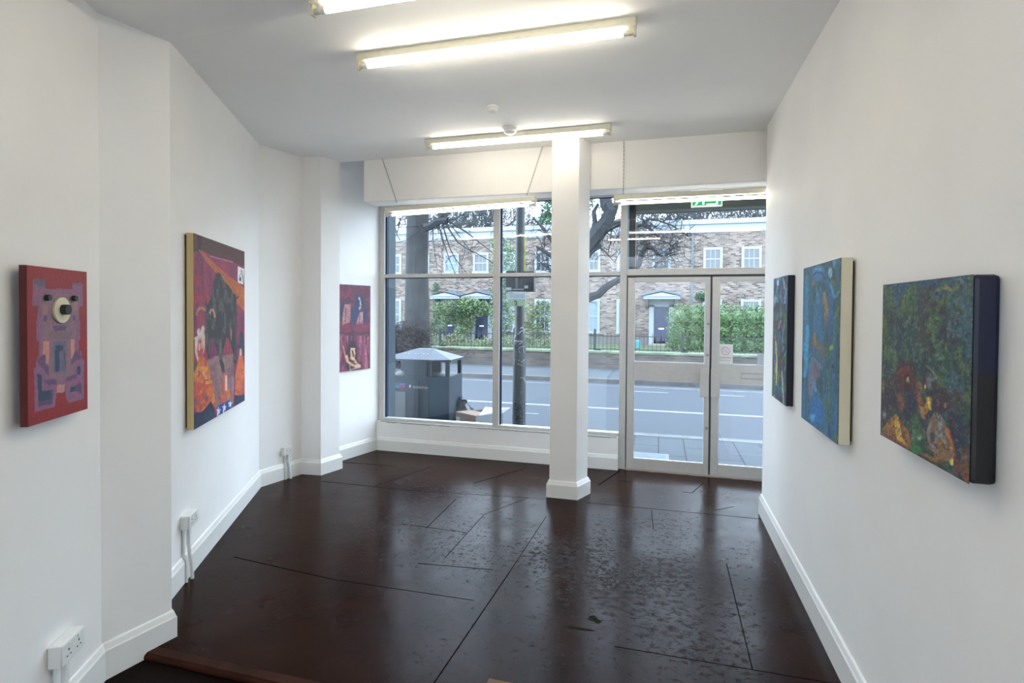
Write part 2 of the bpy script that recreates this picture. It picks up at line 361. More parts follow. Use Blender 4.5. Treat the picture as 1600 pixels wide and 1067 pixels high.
def shop_door(name, x0, x1, label, handle_side):
    d = empty(name, ((x0+x1)/2, YF, .012), label, 'door', kind='structure'); a, b = YF+.006, YF+.052
    sL, sR = (.070, .050)
    m_ = MB(); m_.box(x0, x0+sL, a, b, .012, 1.995); m_.box(x1-sR, x1, a, b, .012, 1.995)
    m_.box(x0+sL, x1-sR, a, b, 1.95, 1.995); m_.box(x0+sL, x1-sR, a, b, .935, 1.125); m_.box(x0+sL, x1-sR, a, b, .012, .118)
    m_.build('door_leaf', ALU, d, bevel=.003)
    be = MB()
    for z0, z1 in ((1.125, 1.95), (.118, .935)):
        be.box(x0+sL, x1-sR, a+.002, a+.02, z0, z0+.008)
        be.box(x0+sL, x0+sL+.006, a+.004, a+.02, z0, z1)
    be.build('glazing_bead', mat('pale_metal_bead', lin((215, 215, 212)), .35, .2), d)
    for z0, z1 in ((1.125, 1.95), (.118, .935)):
        MB().box(x0+sL, x1-sR, a+.021, a+.025, z0, z1).build('door_pane', GLASS, d)
    hx = x1-.058 if handle_side > 0 else x0+.004
    hx0 = hx-.035 if handle_side > 0 else hx-.012
    hm = MB(); hm.box(hx0, hx0+.083, YF-.048, YF-.040, .80, 1.088)
    hm.box(hx0+.03, hx0+.053, YF-.042, YF+.006, .83, .86); hm.box(hx0+.03, hx0+.053, YF-.042, YF+.006, 1.03, 1.06)
    hm.build('pull_handle', ALU, d, bevel=.003)
    return d
d1 = shop_door('door_1', -.325, .482, 'left glazed shop door with a plate pull handle and two locks', 1)
d2 = shop_door('door_2', .500, 1.290, 'right glazed shop door with a letter slot and a notice in the glass', -1)
for (px, py) in ((1106.5, 506), (1105.5, 554.5), (1104, 669)):
    q = at_y(px, py, YF+.004); MB().lathe([(.009, -.006), (.014, -.004), (.014, .004)], tuple(q), 14, 'y').build('door_lock', STEEL, d1)
q = at_y(1157.5, 582.5, YF+.003); q2 = at_y(1196, 593, YF+.003)
lm = MB(); xa, za, zb = q[0], q2[2]-.004, q[2]; xb = xa+.26
lm.box(xa, xb, YF-.004, YF+.006, zb-.006, zb); lm.box(xa, xb, YF-.004, YF+.006, za, za+.006); lm.box(xa, xa+.006, YF-.004, YF+.006, za+.006, zb-.006)
lm.box(xb-.006, xb, YF-.004, YF+.006, za+.006, zb-.006); lm.box(xa+.008, xb-.008, YF-.001, YF+.006, za+.008, zb-.008)
lm.build('letter_slot', ALU, d2, bevel=.0015)
# paper notice with a ring symbol
PAPER = mat('notice_paper', (.78, .79, .80), .6); PINK = mat('faded_red_print', lin((205, 150, 150)), .6); GREYP = mat('grey_print', lin((170, 172, 178)), .6)
q = at_y(1122.6, 537.5, YF+.024); q2 = at_y(1145, 568.5, YF+.024)
nt = MB().box(q[0], q2[0], YF+.0235, YF+.0265, q2[2], q[2]).build('paper_notice', PAPER)
nt.location = (0, 0, 0); tag(nt, 'white paper notice with a faded red ring symbol stuck in the right door', 'notice')
cx, cz = (q[0]+q2[0])/2, q[2]-.068; rg = MB()
rg.tube([(cx+.038*math.cos(t), YF+.0228, cz+.038*math.sin(t)) for t in np.linspace(0, 2*PI, 28, endpoint=False)], .003, 6, closed=True)
rg.bar((cx-.027, YF+.0228, cz+.027), (cx+.027, YF+.0228, cz-.027), .005, .002); rg.bar((cx-.025, YF+.0228, cz-.004), (cx+.022, YF+.0228, cz-.004), .010, .002)
rg.bar((cx+.004, YF+.0228, cz+.014), (cx+.022, YF+.0228, cz+.010), .004, .002)
rg.build('ring_symbol', PINK, nt)
tx = MB()
for i in range(9): tx.box(cx-.055+i*.0122, cx-.055+i*.0122+.009, YF+.0222, YF+.0232, cz-.070, cz-.060)
tx.build('red_text_line', PINK, nt)
tx = MB()
for z in (.085, .095): tx.box(cx-.055, cx+.05, YF+.0222, YF+.0232, cz-z-.003, cz-z)
tx.build('grey_text_line', GREYP, nt)
q = at_y(1183.5, 553, YF+.024); q2 = at_y(1200, 570, YF+.024)
tag(MB().box(q[0], q[0]+.12, YF+.0235, YF+.0265, q2[2], q[2]).build('paper_notice', mat('notice_paper_grey', lin((185, 192, 205)), .6)),
    'small pale blank sticker at the bottom right of the right door glass', 'notice')
# exit sign
ex = empty('exit_sign', (.407, 5.32, 2.627), 'green and white running man exit sign hanging over the doors', 'exit sign')
MB().box(.270, .545, 5.322, 5.350, 2.627, 2.832).build('sign_box', emis('exit_box', (.9, .95, .93), .15), ex, bevel=.003)
GREEN = emis('exit_green', lin((0, 170, 105)), .25); GREEN.node_tree.nodes['Principled BSDF'].inputs['Base Color'].default_value = (*lin((0, 160, 95)), 1)
gp = MB(); gp.box(.280, .535, 5.3195, 5.3218, 2.640, 2.752); gp.build('green_panel', GREEN, ex)
WS = emis('exit_white', (.95, 1, .98), .5); pm2 = MB(); yy = 5.3185
def flat(mb, pts, y, t=.0012):
    n = len(pts); mb.add([(p[0], y, p[1]) for p in pts]+[(p[0], y+t, p[1]) for p in pts], [tuple(range(n)), tuple(range(n, 2*n))[::-1]]+[(i, (i+1) % n, n+(i+1) % n, n+i) for i in range(n)])
flat(pm2, [(.300, 2.647), (.318, 2.647), (.345, 2.687), (.372, 2.688), (.368, 2.647), (.384, 2.647), (.392, 2.694), (.372, 2.730), (.345, 2.730), (.322, 2.707), (.33, 2.700), (.348, 2.716), (.354, 2.710), (.338, 2.692)], yy)
flat(pm2, [(.366+.012*math.cos(t), 2.742+.010*math.sin(t)) for t in np.linspace(0, 2*PI, 12, endpoint=False)], yy)
flat(pm2, [(.405, 2.644), (.505, 2.644), (.505, 2.750), (.405, 2.750), (.405, 2.740), (.490, 2.740), (.490, 2.654), (.405, 2.654)], yy)
pm2.build('running_man', WS, ex)
hg = MB(); hg.tube([(.33, 5.336, 2.832), (.33, 5.336, 3.5)], .004, 6); hg.tube([(.49, 5.336, 2.832), (.49, 5.336, 3.5)], .004, 6); hg.build('hanging_rod', PLASTW, ex)

# ------------------------------------------------------------------ fluorescent fittings
def batten(cx, y, z_top, length, label, ang=0.0, group='fluorescent batten lights', glow=None):
    o = empty('ceiling_batten_light', (cx, y, z_top), label, 'ceiling light', group)
    L_ = length/2; b = MB()
    b.prism([(-L_, -.028), (L_, -.028), (L_, .028), (-L_, .028)], -.042, 0)
    p = b.build('batten_body', BATTEN, bevel=.004); p.parent = o
    for s_ in (-1, 1):
        e = MB(); x0 = s_*L_
        e.prism([(x0-.004, -.030), (x0+.004, -.030), (x0+.004, .030), (x0-.004, .030)], -.044, .001)
        e.prism([(x0-s_*.004-.006, -.014), (x0-s_*.004+.006, -.014), (x0-s_*.004+.006, .014), (x0-s_*.004-.006, .014)], -.088, -.04)
        e.lathe([(.013, 0), (.013, .028)], (x0-s_*.006-(.028 if s_ > 0 else 0), 0, -.070), 14, 'x')
        q = e.build('lamp_holder', CREAM, bevel=.002); q.parent = o
        c = MB().lathe([(.0132, 0), (.0132, .030)], (x0-s_*.034-(.030 if s_ > 0 else 0), 0, -.070), 16, 'x').build('tube_cap', mat('tube_cap', lin((225, 225, 220)), .35, .3), smooth=True); c.parent = o
    t = MB().lathe([(.0135, 0), (.0135, 2*(L_-.064))], (-L_+.064, 0, -.070), 16, 'x').build('fluorescent_tube', glow or TUBE, smooth=True); t.parent = o
    for sx in (-.62, .5):
        d_ = MB().lathe([(.009, -.0015), (.009, 0)], (sx*1, -.0285, -.018), 12, 'y').build('fixing_knob', BATTEN); d_.parent = o
    o.rotation_euler = (0, 0, ang); return o
batten(-.61, 1.955, 2.955, 1.60, 'nearest of the ceiling strip lights, cut off by the top of the photo')
batten(-.938, 2.850, ZC, 1.602, 'whole ceiling strip light in the middle, nearer than both smoke alarms', .004)
batten(-1.205, 4.410, ZC, 1.616, 'ceiling strip light mounted just in front of the white column top', -.005, glow=TUBE2)
hb1 = batten(-1.862, 4.800, 2.668, 1.51, 'chain hung strip light over the left shop window', .0, glow=TUBE2)
hb1.rotation_euler = (0, -.026, 0)
hb2 = batten(.40, 4.800, 2.662, 1.60, 'chain hung strip light over the shop doors', .0, glow=TUBE2); hb2.rotation_euler = (0, 0, 0)
def chain(p0, p1, label, n):
    b = MB(); p0 = np.array(p0, float); p1 = np.array(p1, float); d = (p1-p0)/n; L_ = np.linalg.norm(d); u = d/L_
    s1 = np.cross(u, (0, 1, 0)); s1 /= np.linalg.norm(s1); s2 = np.cross(u, s1)
    for i in range(n):
        c = p0+d*(i+.5); s_ = s1 if i % 2 else s2
        b.tube([c+u*L_*.66*math.cos(t)+s_*.0042*math.sin(t) for t in np.linspace(0, 2*PI, 8, endpoint=False)], .0018, 4, closed=True)
    o = b.build('hanging_chain', STEEL); tag(o, label, 'chain', 'chains of the hung strip lights'); return o
chain((-2.69, 4.845, ZC), tuple(at_y(620, 316, 4.80)), 'left chain of the strip light over the shop window, slanting out to the ceiling', 30)
chain((-1.055, 4.845, ZC), tuple(at_y(823, 305, 4.80)), 'right chain of the strip light over the shop window, beside the column', 30)
chain((-.325, 4.845, ZC), (-.320, 4.80, 2.664), 'straight chain right of the column holding the strip light over the doors', 28)
# supply flex lying over hung light
cb = MB(); pts = []
for px, py in ((1000, 303), (1035, 300), (1060, 297), (1085, 296), (1100, 294), (1112, 295.5), (1140, 294), (1170, 292), (1197, 291)): pts.append(at_y(px, py, 4.79))
cb.tube(pts, .0022, 6); tag(cb.build('flex_cable', PLASTW), 'thin white flex sagging above the strip light over the doors', 'cable')
# smoke detectors
def detector(px, py, r, h, label, dyy=0.0):
    q = at_z(px, py, ZC); q[1] -= dyy; o = empty('smoke_detector', (q[0], q[1], ZC), label, 'smoke detector')
    a = MB().lathe([(r, 0), (r, -h*.35), (r*.9, -h*.45)], (0, 0, 0), 28).build('base', PLASTW, smooth=True); a.parent = o
    a = MB().lathe([(r*.82, -h*.4), (r*.8, -h*.8), (r*.55, -h), (.004, -h)], (0, 0, 0), 28).build('cover', PLASTW, smooth=True); a.parent = o
detector(770, 166, .042, .045, 'small white smoke alarm in the middle of the ceiling')
detector(803, 207, .062, .05, 'larger white smoke alarm beside the strip light near the column', .12)

# ------------------------------------------------------------------ sockets
def socket(wall_a, wall_b, corner, zb, zt, length, label, depth=.045, floor_z=0.0):
    a = np.array(wall_a, float); b = np.array(wall_b, float); u = (b-a)/np.linalg.norm(b-a); n = np.array([u[1], -u[0]])
    o = empty('wall_socket', (corner[0], corner[1], zb), label, 'socket')
    ang = math.atan2(u[1], u[0]); h = zt-zb
    bx = MB().box(0, length, -depth, 0, 0, h).build('socket_box', PLASTW, bevel=.003); bx.parent = o
    fc = MB().box(.003, length-.003, -depth-.006, -depth, .003, h-.003).build('face_plate', PLASTW, bevel=.002); fc.parent = o
    HOLE = mat('socket_hole', (.08, .08, .08), .6)
    for s_ in (.28, .72):
        x = length*s_
        for dx_, z0_, z1_ in ((0, .55, .65), (-.011, .32, .37), (.011, .32, .37)):
            k = MB().box(x+dx_-.0035, x+dx_+.0035, -depth-.0072, -depth-.005, h*z0_, h*z1_).build('pin_hole', HOLE); k.parent = o
    for s_ in (.3, .7):
        x = length*s_; k = MB().box(x-.006, x+.006, -depth-.010, -depth-.005, h*.74, h*.90).build('rocker_switch', PLASTW, bevel=.001); k.parent = o
    z1 = floor_z-zb
    c = MB(); c.tube([(.028, -.012, .004), (.028, -.010, -.09), (.028, -.010, z1+.17), (.026, -.026, z1+.13), (.026, -.026, z1)], .0075, 8)
    k = c.build('cable', PLASTW, smooth=True); k.parent = o
    c = MB(); c.box(.052, .074, -.034, -.016, z1*.35, .004)
    c.tube([(.063, -.025, z1*.33), (.066, -.030, z1*.55), (.070, -.040, z1*.8), (.070, -.042, z1)], .0105, 8)
    k = c.build('cable', PLASTW, smooth=True); k.parent = o
    o.rotation_euler = (0, 0, ang)
socket(N0, A, (-2.246, 1.489), .259, .345, .146, 'double wall socket low on the near left wall under the red painting', floor_z=-.03)
socket(C_, D, (-2.739, 2.536), .325, .405, .146, 'double wall socket low on the wall below the bull painting')
socket(D, E_, (-3.498, 4.378), .236, .311, .09, 'small wall socket in the far bay left of the projecting pier', .035)

# ------------------------------------------------------------------ paintings (painted surface = fine mesh with a colour per vertex)
def fbm(x, y, seed=0, octaves=5, gain=.55):
    out = np.zeros_like(x); amp = 1.0; tot = 0
    for o in range(octaves):
        r = np.random.RandomState(seed*17+o); g = r.rand(64, 64)
        xi = np.floor(x).astype(int); yi = np.floor(y).astype(int); fx = x-xi; fy = y-yi
        fx = fx*fx*(3-2*fx); fy = fy*fy*(3-2*fy)
        a = g[xi % 64, yi % 64]; b = g[(xi+1) % 64, yi % 64]; c = g[xi % 64, (yi+1) % 64]; d = g[(xi+1) % 64, (yi+1) % 64]
        out += amp*((a*(1-fx)+b*fx)*(1-fy)+(c*(1-fx)+d*fx)*fy); tot += amp; amp *= gain; x = x*2.03+5.1; y = y*2.03+3.7
    return out/tot
def homography(src, dst):
    Am = []
    for (x, y), (u, v) in zip(src, dst):
        Am.append([x, y, 1, 0, 0, 0, -u*x, -u*y, -u]); Am.append([0, 0, 0, x, y, 1, -v*x, -v*y, -v])
    return np.linalg.svd(np.array(Am, float))[2][-1].reshape(3, 3)
class Paint:
    """colours for a canvas; shapes are given in the frame of a sketch whose corners are `quad` (TL,TR,BR,BL)"""
    def __init__(s, quad, nu, nv, wob=0.0):
        u, v = np.meshgrid(np.linspace(0, 1, nu), np.linspace(0, 1, nv)); s.u = u; s.v = v
        Hm = homography([(0, 1), (1, 1), (1, 0), (0, 0)], quad)
        q = np.einsum('ij,jkl->ikl', Hm, np.stack([u, v, np.ones_like(u)])); s.X = q[0]/q[2]; s.Y = q[1]/q[2]
        s.c = np.zeros(u.shape+(3,))
        if wob:
            s.X = s.X+wob*(fbm(u*14, v*18, 3)-.5)*2; s.Y = s.Y+wob*(fbm(u*14+9, v*18+4, 8)-.5)*2
    def mix(s, m, col, lincol=False):
        m = np.clip(m, 0, 1)[..., None]; col = np.array(col, float) if np.ndim(col) == 1 else col
        s.c = s.c*(1-m)+col*m
    def ell(s, cx, cy, rx, ry, col, rot=0, soft=.15, a=1.0, tex=None):
        c, d = math.cos(rot), math.sin(rot); x = s.X-cx; y = s.Y-cy
        r = np.sqrt(((x*c+y*d)/rx)**2+((-x*d+y*c)/ry)**2); m = np.clip((1+soft-r)/(2*soft), 0, 1)*a
        if tex is not None: m = m*tex
        s.mix(m, col)
    def poly(s, pts, col, a=1.0, tex=None):
        ins = np.zeros(s.X.shape, bool); n = len(pts)
        for i in range(n):
            x0, y0 = pts[i]; x1, y1 = pts[(i+1) % n]
            if y0 == y1: continue
            ins ^= ((y0 > s.Y) != (y1 > s.Y)) & (s.X < (x1-x0)*(s.Y-y0)/(y1-y0)+x0)
        m = ins.astype(float)*a
        if tex is not None: m = m*tex
        s.mix(m, col)
    def line(s, pts, w, col, a=1.0, soft=.5, tex=None):
        best = np.full(s.X.shape, 1e9)
        for (x0, y0), (x1, y1) in zip(pts[:-1], pts[1:]):
            dx, dy = x1-x0, y1-y0; t = np.clip(((s.X-x0)*dx+(s.Y-y0)*dy)/(dx*dx+dy*dy+1e-9), 0, 1)
            best = np.minimum(best, np.hypot(s.X-x0-t*dx, s.Y-y0-t*dy))
        m = np.clip((w*(1+soft)-best)/(2*w*soft+1e-9), 0, 1)*a
        if tex is not None: m = m*tex
        s.mix(m, col)
    def n(s, fx, fy, seed, octaves=5): return fbm(s.u*fx+seed*3.3, s.v*fy+seed*1.7, seed, octaves)
    def thr(s, fx, fy, seed, lo, hi, octaves=5): return np.clip((s.n(fx, fy, seed, octaves)-lo)/(hi-lo), 0, 1)
    def shade(s, fx, fy, seed, k): s.c = np.clip(s.c*(1+k*2*(s.n(fx, fy, seed)-.5)[..., None]), 0, 255)
def paint_mat(name, rough=.5, bump=.35, bs=(60, 60, 60)):
    M = bpy.data.materials.new(name); M.use_nodes = True; N = M.node_tree.nodes; L = M.node_tree.links; b = N['Principled BSDF']
    a = N.new('ShaderNodeVertexColor'); a.layer_name = 'pigment'; L.new(a.outputs['Color'], b.inputs['Base Color'])
    b.inputs['Roughness'].default_value = rough
    tc = N.new('ShaderNodeTexCoord'); n = N.new('ShaderNodeTexNoise'); n.inputs['Scale'].default_value = bs[0]; n.inputs['Detail'].default_value = 4
    L.new(tc.outputs['Object'], n.inputs['Vector']); bp = N.new('ShaderNodeBump'); bp.inputs['Strength'].default_value = bump; bp.inputs['Distance'].default_value = .003
    L.new(n.outputs['Fac'], bp.inputs['Height']); L.new(bp.outputs['Normal'], b.inputs['Normal'])
    return M
PM = paint_mat('oil_paint')
def canvas(name, P, wallA, wallB, offs, corners, side_mat, label, gap=0.0, gain=1.0, edge_bevel=.0, back=None):
    """corners: photo-plane TL,TR,BR,BL resolved on the wall plane moved `offs` into the room"""
    A_ = np.array(wallA, float); B_ = np.array(wallB, float); u = (B_-A_)/np.linalg.norm(B_-A_); nrm = np.array([u[1], -u[0]])
    Q = [at_wall(px, py, wallA, wallB, offs) for px, py in corners]
    s0 = [np.dot(q[:2]-A_, u) for q in Q]
    sl = (s0[0]+s0[3])/2; sr = (s0[1]+s0[2])/2; zt = (Q[0][2]+Q[1][2])/2; zb = (Q[2][2]+Q[3][2])/2
    o = empty(name, (*(A_+u*(sl+sr)/2), zb), label, 'painting')
    ang = math.atan2(u[1], u[0]); w = abs(sr-sl); h = zt-zb; sgn = 1 if sr > sl else -1
    # local frame: x along the wall, -y into the room
    nv, nu = P.u.shape; vs = np.zeros((nv, nu, 3))
    vs[..., 0] = (P.u-.5)*w*sgn; vs[..., 1] = -offs; vs[..., 2] = P.v*h
    me = bpy.data.meshes.new('painted_front'); idx = np.arange(nv*nu).reshape(nv, nu)
    fs = np.stack([idx[:-1, :-1], idx[:-1, 1:], idx[1:, 1:], idx[1:, :-1]], -1).reshape(-1, 4)
    if sgn < 0: fs = fs[:, ::-1]
    me.from_pydata(vs.reshape(-1, 3).tolist(), [], fs.tolist()); me.materials.append(PM)
    ca = me.color_attributes.new('pigment', 'FLOAT_COLOR', 'POINT')
    c = np.clip(P.c, 0, 255)/255; c = np.where(c <= .04045, c/12.92, ((c+.055)/1.055)**2.4)*gain
    ca.data.foreach_set('color', np.concatenate([c.reshape(-1, 3), np.ones((nv*nu, 1))], 1).ravel().astype(np.float32))
    f = bpy.data.objects.new('painted_front', me); COL.objects.link(f); f.parent = o
    bm = MB().box(-w/2, w/2, -offs+.0008, -gap, 0, h); s = bm.build('canvas_edge', side_mat, bevel=edge_bevel); s.parent = o
    if back:
        s2 = MB().box(-w/2+.012, w/2-.012, -gap-.001, 0, .012, h-.012).build('stretcher_back', back); s2.parent = o
    o.rotation_euler = (0, 0, ang); return o, w, h, sgn
WOODS = mat('stretcher_wood', (.07, .045, .025), .7)

# 1 red panel with blocky creature
k = 3.335
def q1(pts): return [(x/k, 380+y/k) for x, y in pts]
P1c = [(40.5, 413.6), (134.4, 425), (138, 638), (45, 667)]
P = Paint(P1c, 110, 170); P.c[:] = (146, 30, 34)
MV = (140, 92, 124); DM = (102, 72, 112); TE = (44, 66, 92); TM = (140, 106, 118); PK = (206, 136, 124)
P.poly(q1([(168,185),(235,190),(237,235),(375,240),(375,205),(430,212),(430,330),(412,330),(412,400),(418,400),(418,500),(412,500),(412,560),(425,560),(428,600),(440,605),(440,808),(360,830),(345,800),(342,765),(298,780),(290,850),(183,878),(178,650),(190,640),(190,610),(205,580),(203,510),(190,508),(190,400),(200,325),(168,325)]), MV)
P.poly(q1([(172,185),(235,190),(235,228),(200,224),(172,205)]), (104, 90, 112)); P.poly(q1([(375,205),(424,212),(424,224),(375,220)]), (104, 90, 112))
P.poly(q1([(203,262),(410,268),(408,395),(392,400),(392,555),(385,600),(385,690),(345,700),(300,735),(290,700),(240,705),(240,640),(215,575),(212,515),(225,400),(203,325)]), TM)
P.poly(q1([(275,290),(370,295),(370,420),(275,425)]), (132, 104, 112))
P.poly(q1([(222,312),(248,314),(245,372),(224,372)]), (160, 118, 118)); P.poly(q1([(378,305),(402,306),(400,350),(380,350)]), (160, 116, 118))
P.poly(q1([(225,375),(245,375),(243,405),(228,405)]), (92, 70, 104)); P.poly(q1([(378,375),(392,375),(392,403),(380,403)]), (92, 70, 104))
P.poly(q1([(272,430),(345,428),(345,452),(285,460)]), DM); P.poly(q1([(250,460),(380,455),(365,500),(262,500)]), (128, 100, 108))
P.poly(q1([(226,508),(256,510),(256,622),(241,622),(239,578),(224,578)]), PK); P.poly(q1([(368,500),(388,500),(388,602),(370,602)]), PK)
P.poly(q1([(278,510),(346,508),(346,668),(280,672)]), (104, 98, 128)); P.poly(q1([(288,530),(328,530),(328,560),(310,562),(310,665),(288,668)]), TE)
for i in range(5): P.line(q1([(330+i*3.4, 548+i*6), (330+i*3.4, 655-(i % 2)*12)]), .22, (92, 72, 84))
P.poly(q1([(190,610),(228,578),(238,578),(238,630),(255,640),(255,690),(215,640)]), DM); P.poly(q1([(390,560),(412,558),(425,600),(390,612),(372,640),(372,612)]), DM)
P.poly(q1([(232,712),(298,708),(298,735),(255,735),(222,712)]), DM); P.poly(q1([(345,700),(395,680),(395,640),(402,700),(345,722)]), DM)
P.poly(q1([(194,680),(218,682),(222,768),(266,765),(266,812),(204,822)]), TE); P.poly(q1([(266,765),(280,762),(276,835),(204,850),(204,822),(266,812)]), (90, 70, 106))
P.poly(q1([(402,640),(422,640),(420,684),(404,684)]), TE); P.poly(q1([(368,748),(396,744),(396,768),(368,776)]), TE)
P.poly(q1([(396,744),(420,720),(430,745),(428,785),(408,772),(396,768)]), (96, 72, 108)); P.poly(q1([(300,735),(340,735),(338,776),(300,778)]), (192, 136, 130))
P.shade(40, 60, 2, .12)
o, w, h, sg = canvas('hanging_painting', P, N0, A, .05, P1c, mat('dark_red_edge', lin((86, 18, 20)), .6), 'red panel painting of a blocky mauve creature with a disc nose', gap=.026)
def on1(px, py, off): return at_wall(px, py, N0, A, .05+off)
dm_ = MB(); c0 = on1(95, 484.5, 0); u1 = np.array([A[0]-N0[0], A[1]-N0[1]]); u1 /= np.linalg.norm(u1); n1 = np.array([u1[1], -u1[0], 0])
def disc(c, r, t, n=32, rz=1.0):
    b = MB(); vs = []
    for j in (0, 1):
        for i in range(n):
            a = 2*PI*i/n; vs.append(c+np.array([u1[0], u1[1], 0])*r*math.cos(a)+np.array([0, 0, rz])*r*math.sin(a)+n1*t*j)
    b.add(vs, [tuple(range(n)), tuple(range(n, 2*n))[::-1]]+[(i, (i+1) % n, n+(i+1) % n, n+i) for i in range(n)]); return b
def put(b, name, m_):
    k_ = b.build(name, m_, smooth=True); bpy.context.view_layer.update(); k_.parent = o; k_.matrix_parent_inverse = o.matrix_world.inverted(); return k_
bpy.context.view_layer.update()
put(disc(c0, .049, .007), 'disc_nose', mat('cream_disc', lin((225, 215, 185)), .4))
put(disc(c0+n1*.007+np.array([0, 0, .002]), .0195, .020), 'knob', BLACK)
for px, py in ((72.5, 465), (114, 466)):
    put(disc(on1(px, py, 0), .0115, .013, 14), 'eye_peg', BLACK)

# 2 bull and riders
def cU(*pts): return [(285+x/6.667, 360+y/6.667) for x, y in pts]
def cL(*pts): return [(285+x/5.926, 500+y/5.926) for x, y in pts]
P2c = [(303, 364.5), (381.3, 392.7), (383, 626), (302, 671.5)]
P = Paint(P2c, 130, 290, .35); MG = (138, 44, 86); P.c[:] = MG
P.mix(P.thr(10, 3, 1, .45, .6), (158, 52, 76)); P.mix(P.thr(14, 4, 4, .55, .7), (112, 38, 82))
P.mix(P.thr(3, 5, 5, .5, .62)*(P.X < 322)*(P.Y < 470), (160, 44, 62))
P.poly(cU((100,0),(660,190),(660,380),(540,330),(300,255),(210,200),(110,225)), (84, 44, 36)); P.poly(cU((165,40),(205,55),(195,200),(165,205)), (36, 26, 34))

P.line(cU((290,262),(520,320)), .9, (196, 120, 160), .8)
P.poly(cU((170,190),(205,210),(330,330),(430,420),(660,600),(660,840),(560,740),(470,560),(400,480),(320,400),(230,285)), (198, 110, 42), tex=.55+.45*P.n(6, 30, 7))
P.poly(cL((230,360),(300,320),(480,300),(480,520),(470,810),(320,830),(250,560),(210,420)), (148, 112, 112))
P.mix(P.thr(10, 16, 9, .45, .65)*((P.Y > 552) & (P.Y < 640) & (P.X > 322) & (P.X < 366))*.6, (112, 84, 92))
P.line(cL((470,540),(470,640)), 1.6, (176, 130, 170), .7)
BK = (44, 42, 46)
P.poly(cU((345,440),(370,425),(400,440),(430,510),(480,560),(520,620),(560,700),(565,860),(545,1100),(480,1100),(240,1100),(235,800),(240,655),(260,760),(300,680),(320,530)), BK)
P.poly(cL((210,0),(500,0),(500,110),(508,240),(500,400),(470,380),(470,300),(440,200),(415,110),(400,180),(370,300),(370,360),(395,420),(398,480),(370,480),(345,380),(320,260),(290,180),(275,110),(262,200),(255,330),(235,345),(222,250)), BK)
P.mix(P.thr(26, 22, 12, .52, .66)*((P.X > 320) & (P.X < 372) & (P.Y < 560) & (P.Y > 425))*(P.c[..., 0] < 60), (86, 80, 76))
P.line(cL((350,170),(352,290)), .7, (130, 110, 104)); P.line(cL((372,330),(392,400),(398,460)), .9, (150, 130, 120)); P.line(cL((455,80),(450,170)), .9, (150, 120, 110))
P.line(cL((486,20),(495,180),(500,330)), 1.6, (78, 62, 66)); P.line(cU((545,650),(555,690),(575,690),(580,670)), .9, (50, 34, 40))
P.line(cU((150,850),(175,795),(210,785),(235,810)), 2.2, (176, 124, 96)); P.line(cU((165,845),(185,815),(225,825)), .9, (118, 50, 66))
P.line(cU((285,840),(295,810),(315,805),(330,840),(335,880)), 1.6, (196, 140, 118)); P.ell(*cU((312,880))[0], 2.2, 3.2, (22, 22, 26))
P.line(cU((500,1000),(508,1100)), 1.0, (170, 110, 90))
HT = (206, 194, 182)
P.ell(*cL((150,90))[0], 2.6, 5.5, HT); P.ell(*cL((185,85))[0], 2.9, 9, (214, 204, 194), .15)
P.poly(cL((112,140),(135,130),(190,60),(207,120),(205,240),(185,320),(140,370),(118,290)), HT)
P.ell(*cL((165,250))[0], 4.6, 16, (186, 70, 62)); P.ell(*cL((158,228))[0], 1.6, 7, (232, 200, 190)); P.ell(*cL((178,215))[0], 1.3, 6, (226, 180, 170)); P.line(cL((160,170),(160,280)), .5, (196, 40, 44)); P.line(cL((170,190),(172,300)), .6, (180, 48, 48))
P.ell(*cL((122,420))[0], 4, 7, (84, 76, 60))
OR = (212, 110, 46)
P.poly(cL((135,400),(150,330),(200,320),(235,390),(250,470),(290,640),(312,800),(300,815),(262,740),(250,760),(215,830),(130,845),(108,780),(105,480)), OR)
P.mix(P.thr(10, 22, 15, .5, .6)*((P.X < 337) & (P.Y > 555) & (P.Y < 642))*(P.c[..., 0] > 195), (196, 74, 54)); P.mix(P.thr(12, 20, 16, .58, .66)*((P.X < 337) & (P.Y > 560) & (P.Y < 640))*(P.c[..., 0] > 190), (128, 84, 96))
P.mix(P.thr(9, 18, 17, .57, .66)*((P.X < 337) & (P.Y > 570) & (P.Y < 636))*(P.c[..., 0] > 190), (228, 148, 60))
P.line(cL((190,470),(215,520),(225,560)), 1.4, (222, 160, 130)); P.line(cL((200,540),(235,545)), 1.0, (176, 50, 44))
NV = (34, 48, 82)
P.poly(cL((100,850),(180,845),(250,760),(262,740),(300,830),(310,900),(90,1030)), NV); P.mix(P.thr(18, 24, 18, .5, .7)*((P.Y > 630) & (P.X < 340))*(P.c[..., 2] > 70)*(P.c[..., 0] < 60), (20, 32, 56))
P.line(cL((395,490),(390,620),(375,740)), 3.8, (196, 96, 80)); P.line(cL((405,510),(405,640)), 1.7, (234, 196, 190)); P.line(cL((375,560),(372,700)), 1.1, (190, 60, 60))
P.ell(*cL((375,720))[0], 5, 9, (198, 98, 78)); P.ell(*cL((425,680))[0], 3.2, 9, (214, 124, 56)); P.line(cL((345,700),(360,760)), 1.2, (180, 56, 56))
P.poly(cL((318,800),(350,775),(450,735),(462,770),(465,815),(315,895)), (42, 66, 148))
for cx_, cy_ in ((334, 838), (388, 808), (443, 775)):
    c_ = cL((cx_, cy_))[0]; st = []
    for i in range(10):
        a = PI/2+i*PI/5; rr_ = 1 if i % 2 == 0 else .42; st.append((c_[0]+4.0*rr_*math.cos(a), c_[1]-7.2*rr_*math.sin(a)))
    P.poly(st, (226, 228, 236))
P.poly(cL((320,860),(330,850),(335,880),(322,890)), (226, 228, 236)); P.poly(cL((375,830),(390,822),(388,858),(372,864)), (226, 228, 236))
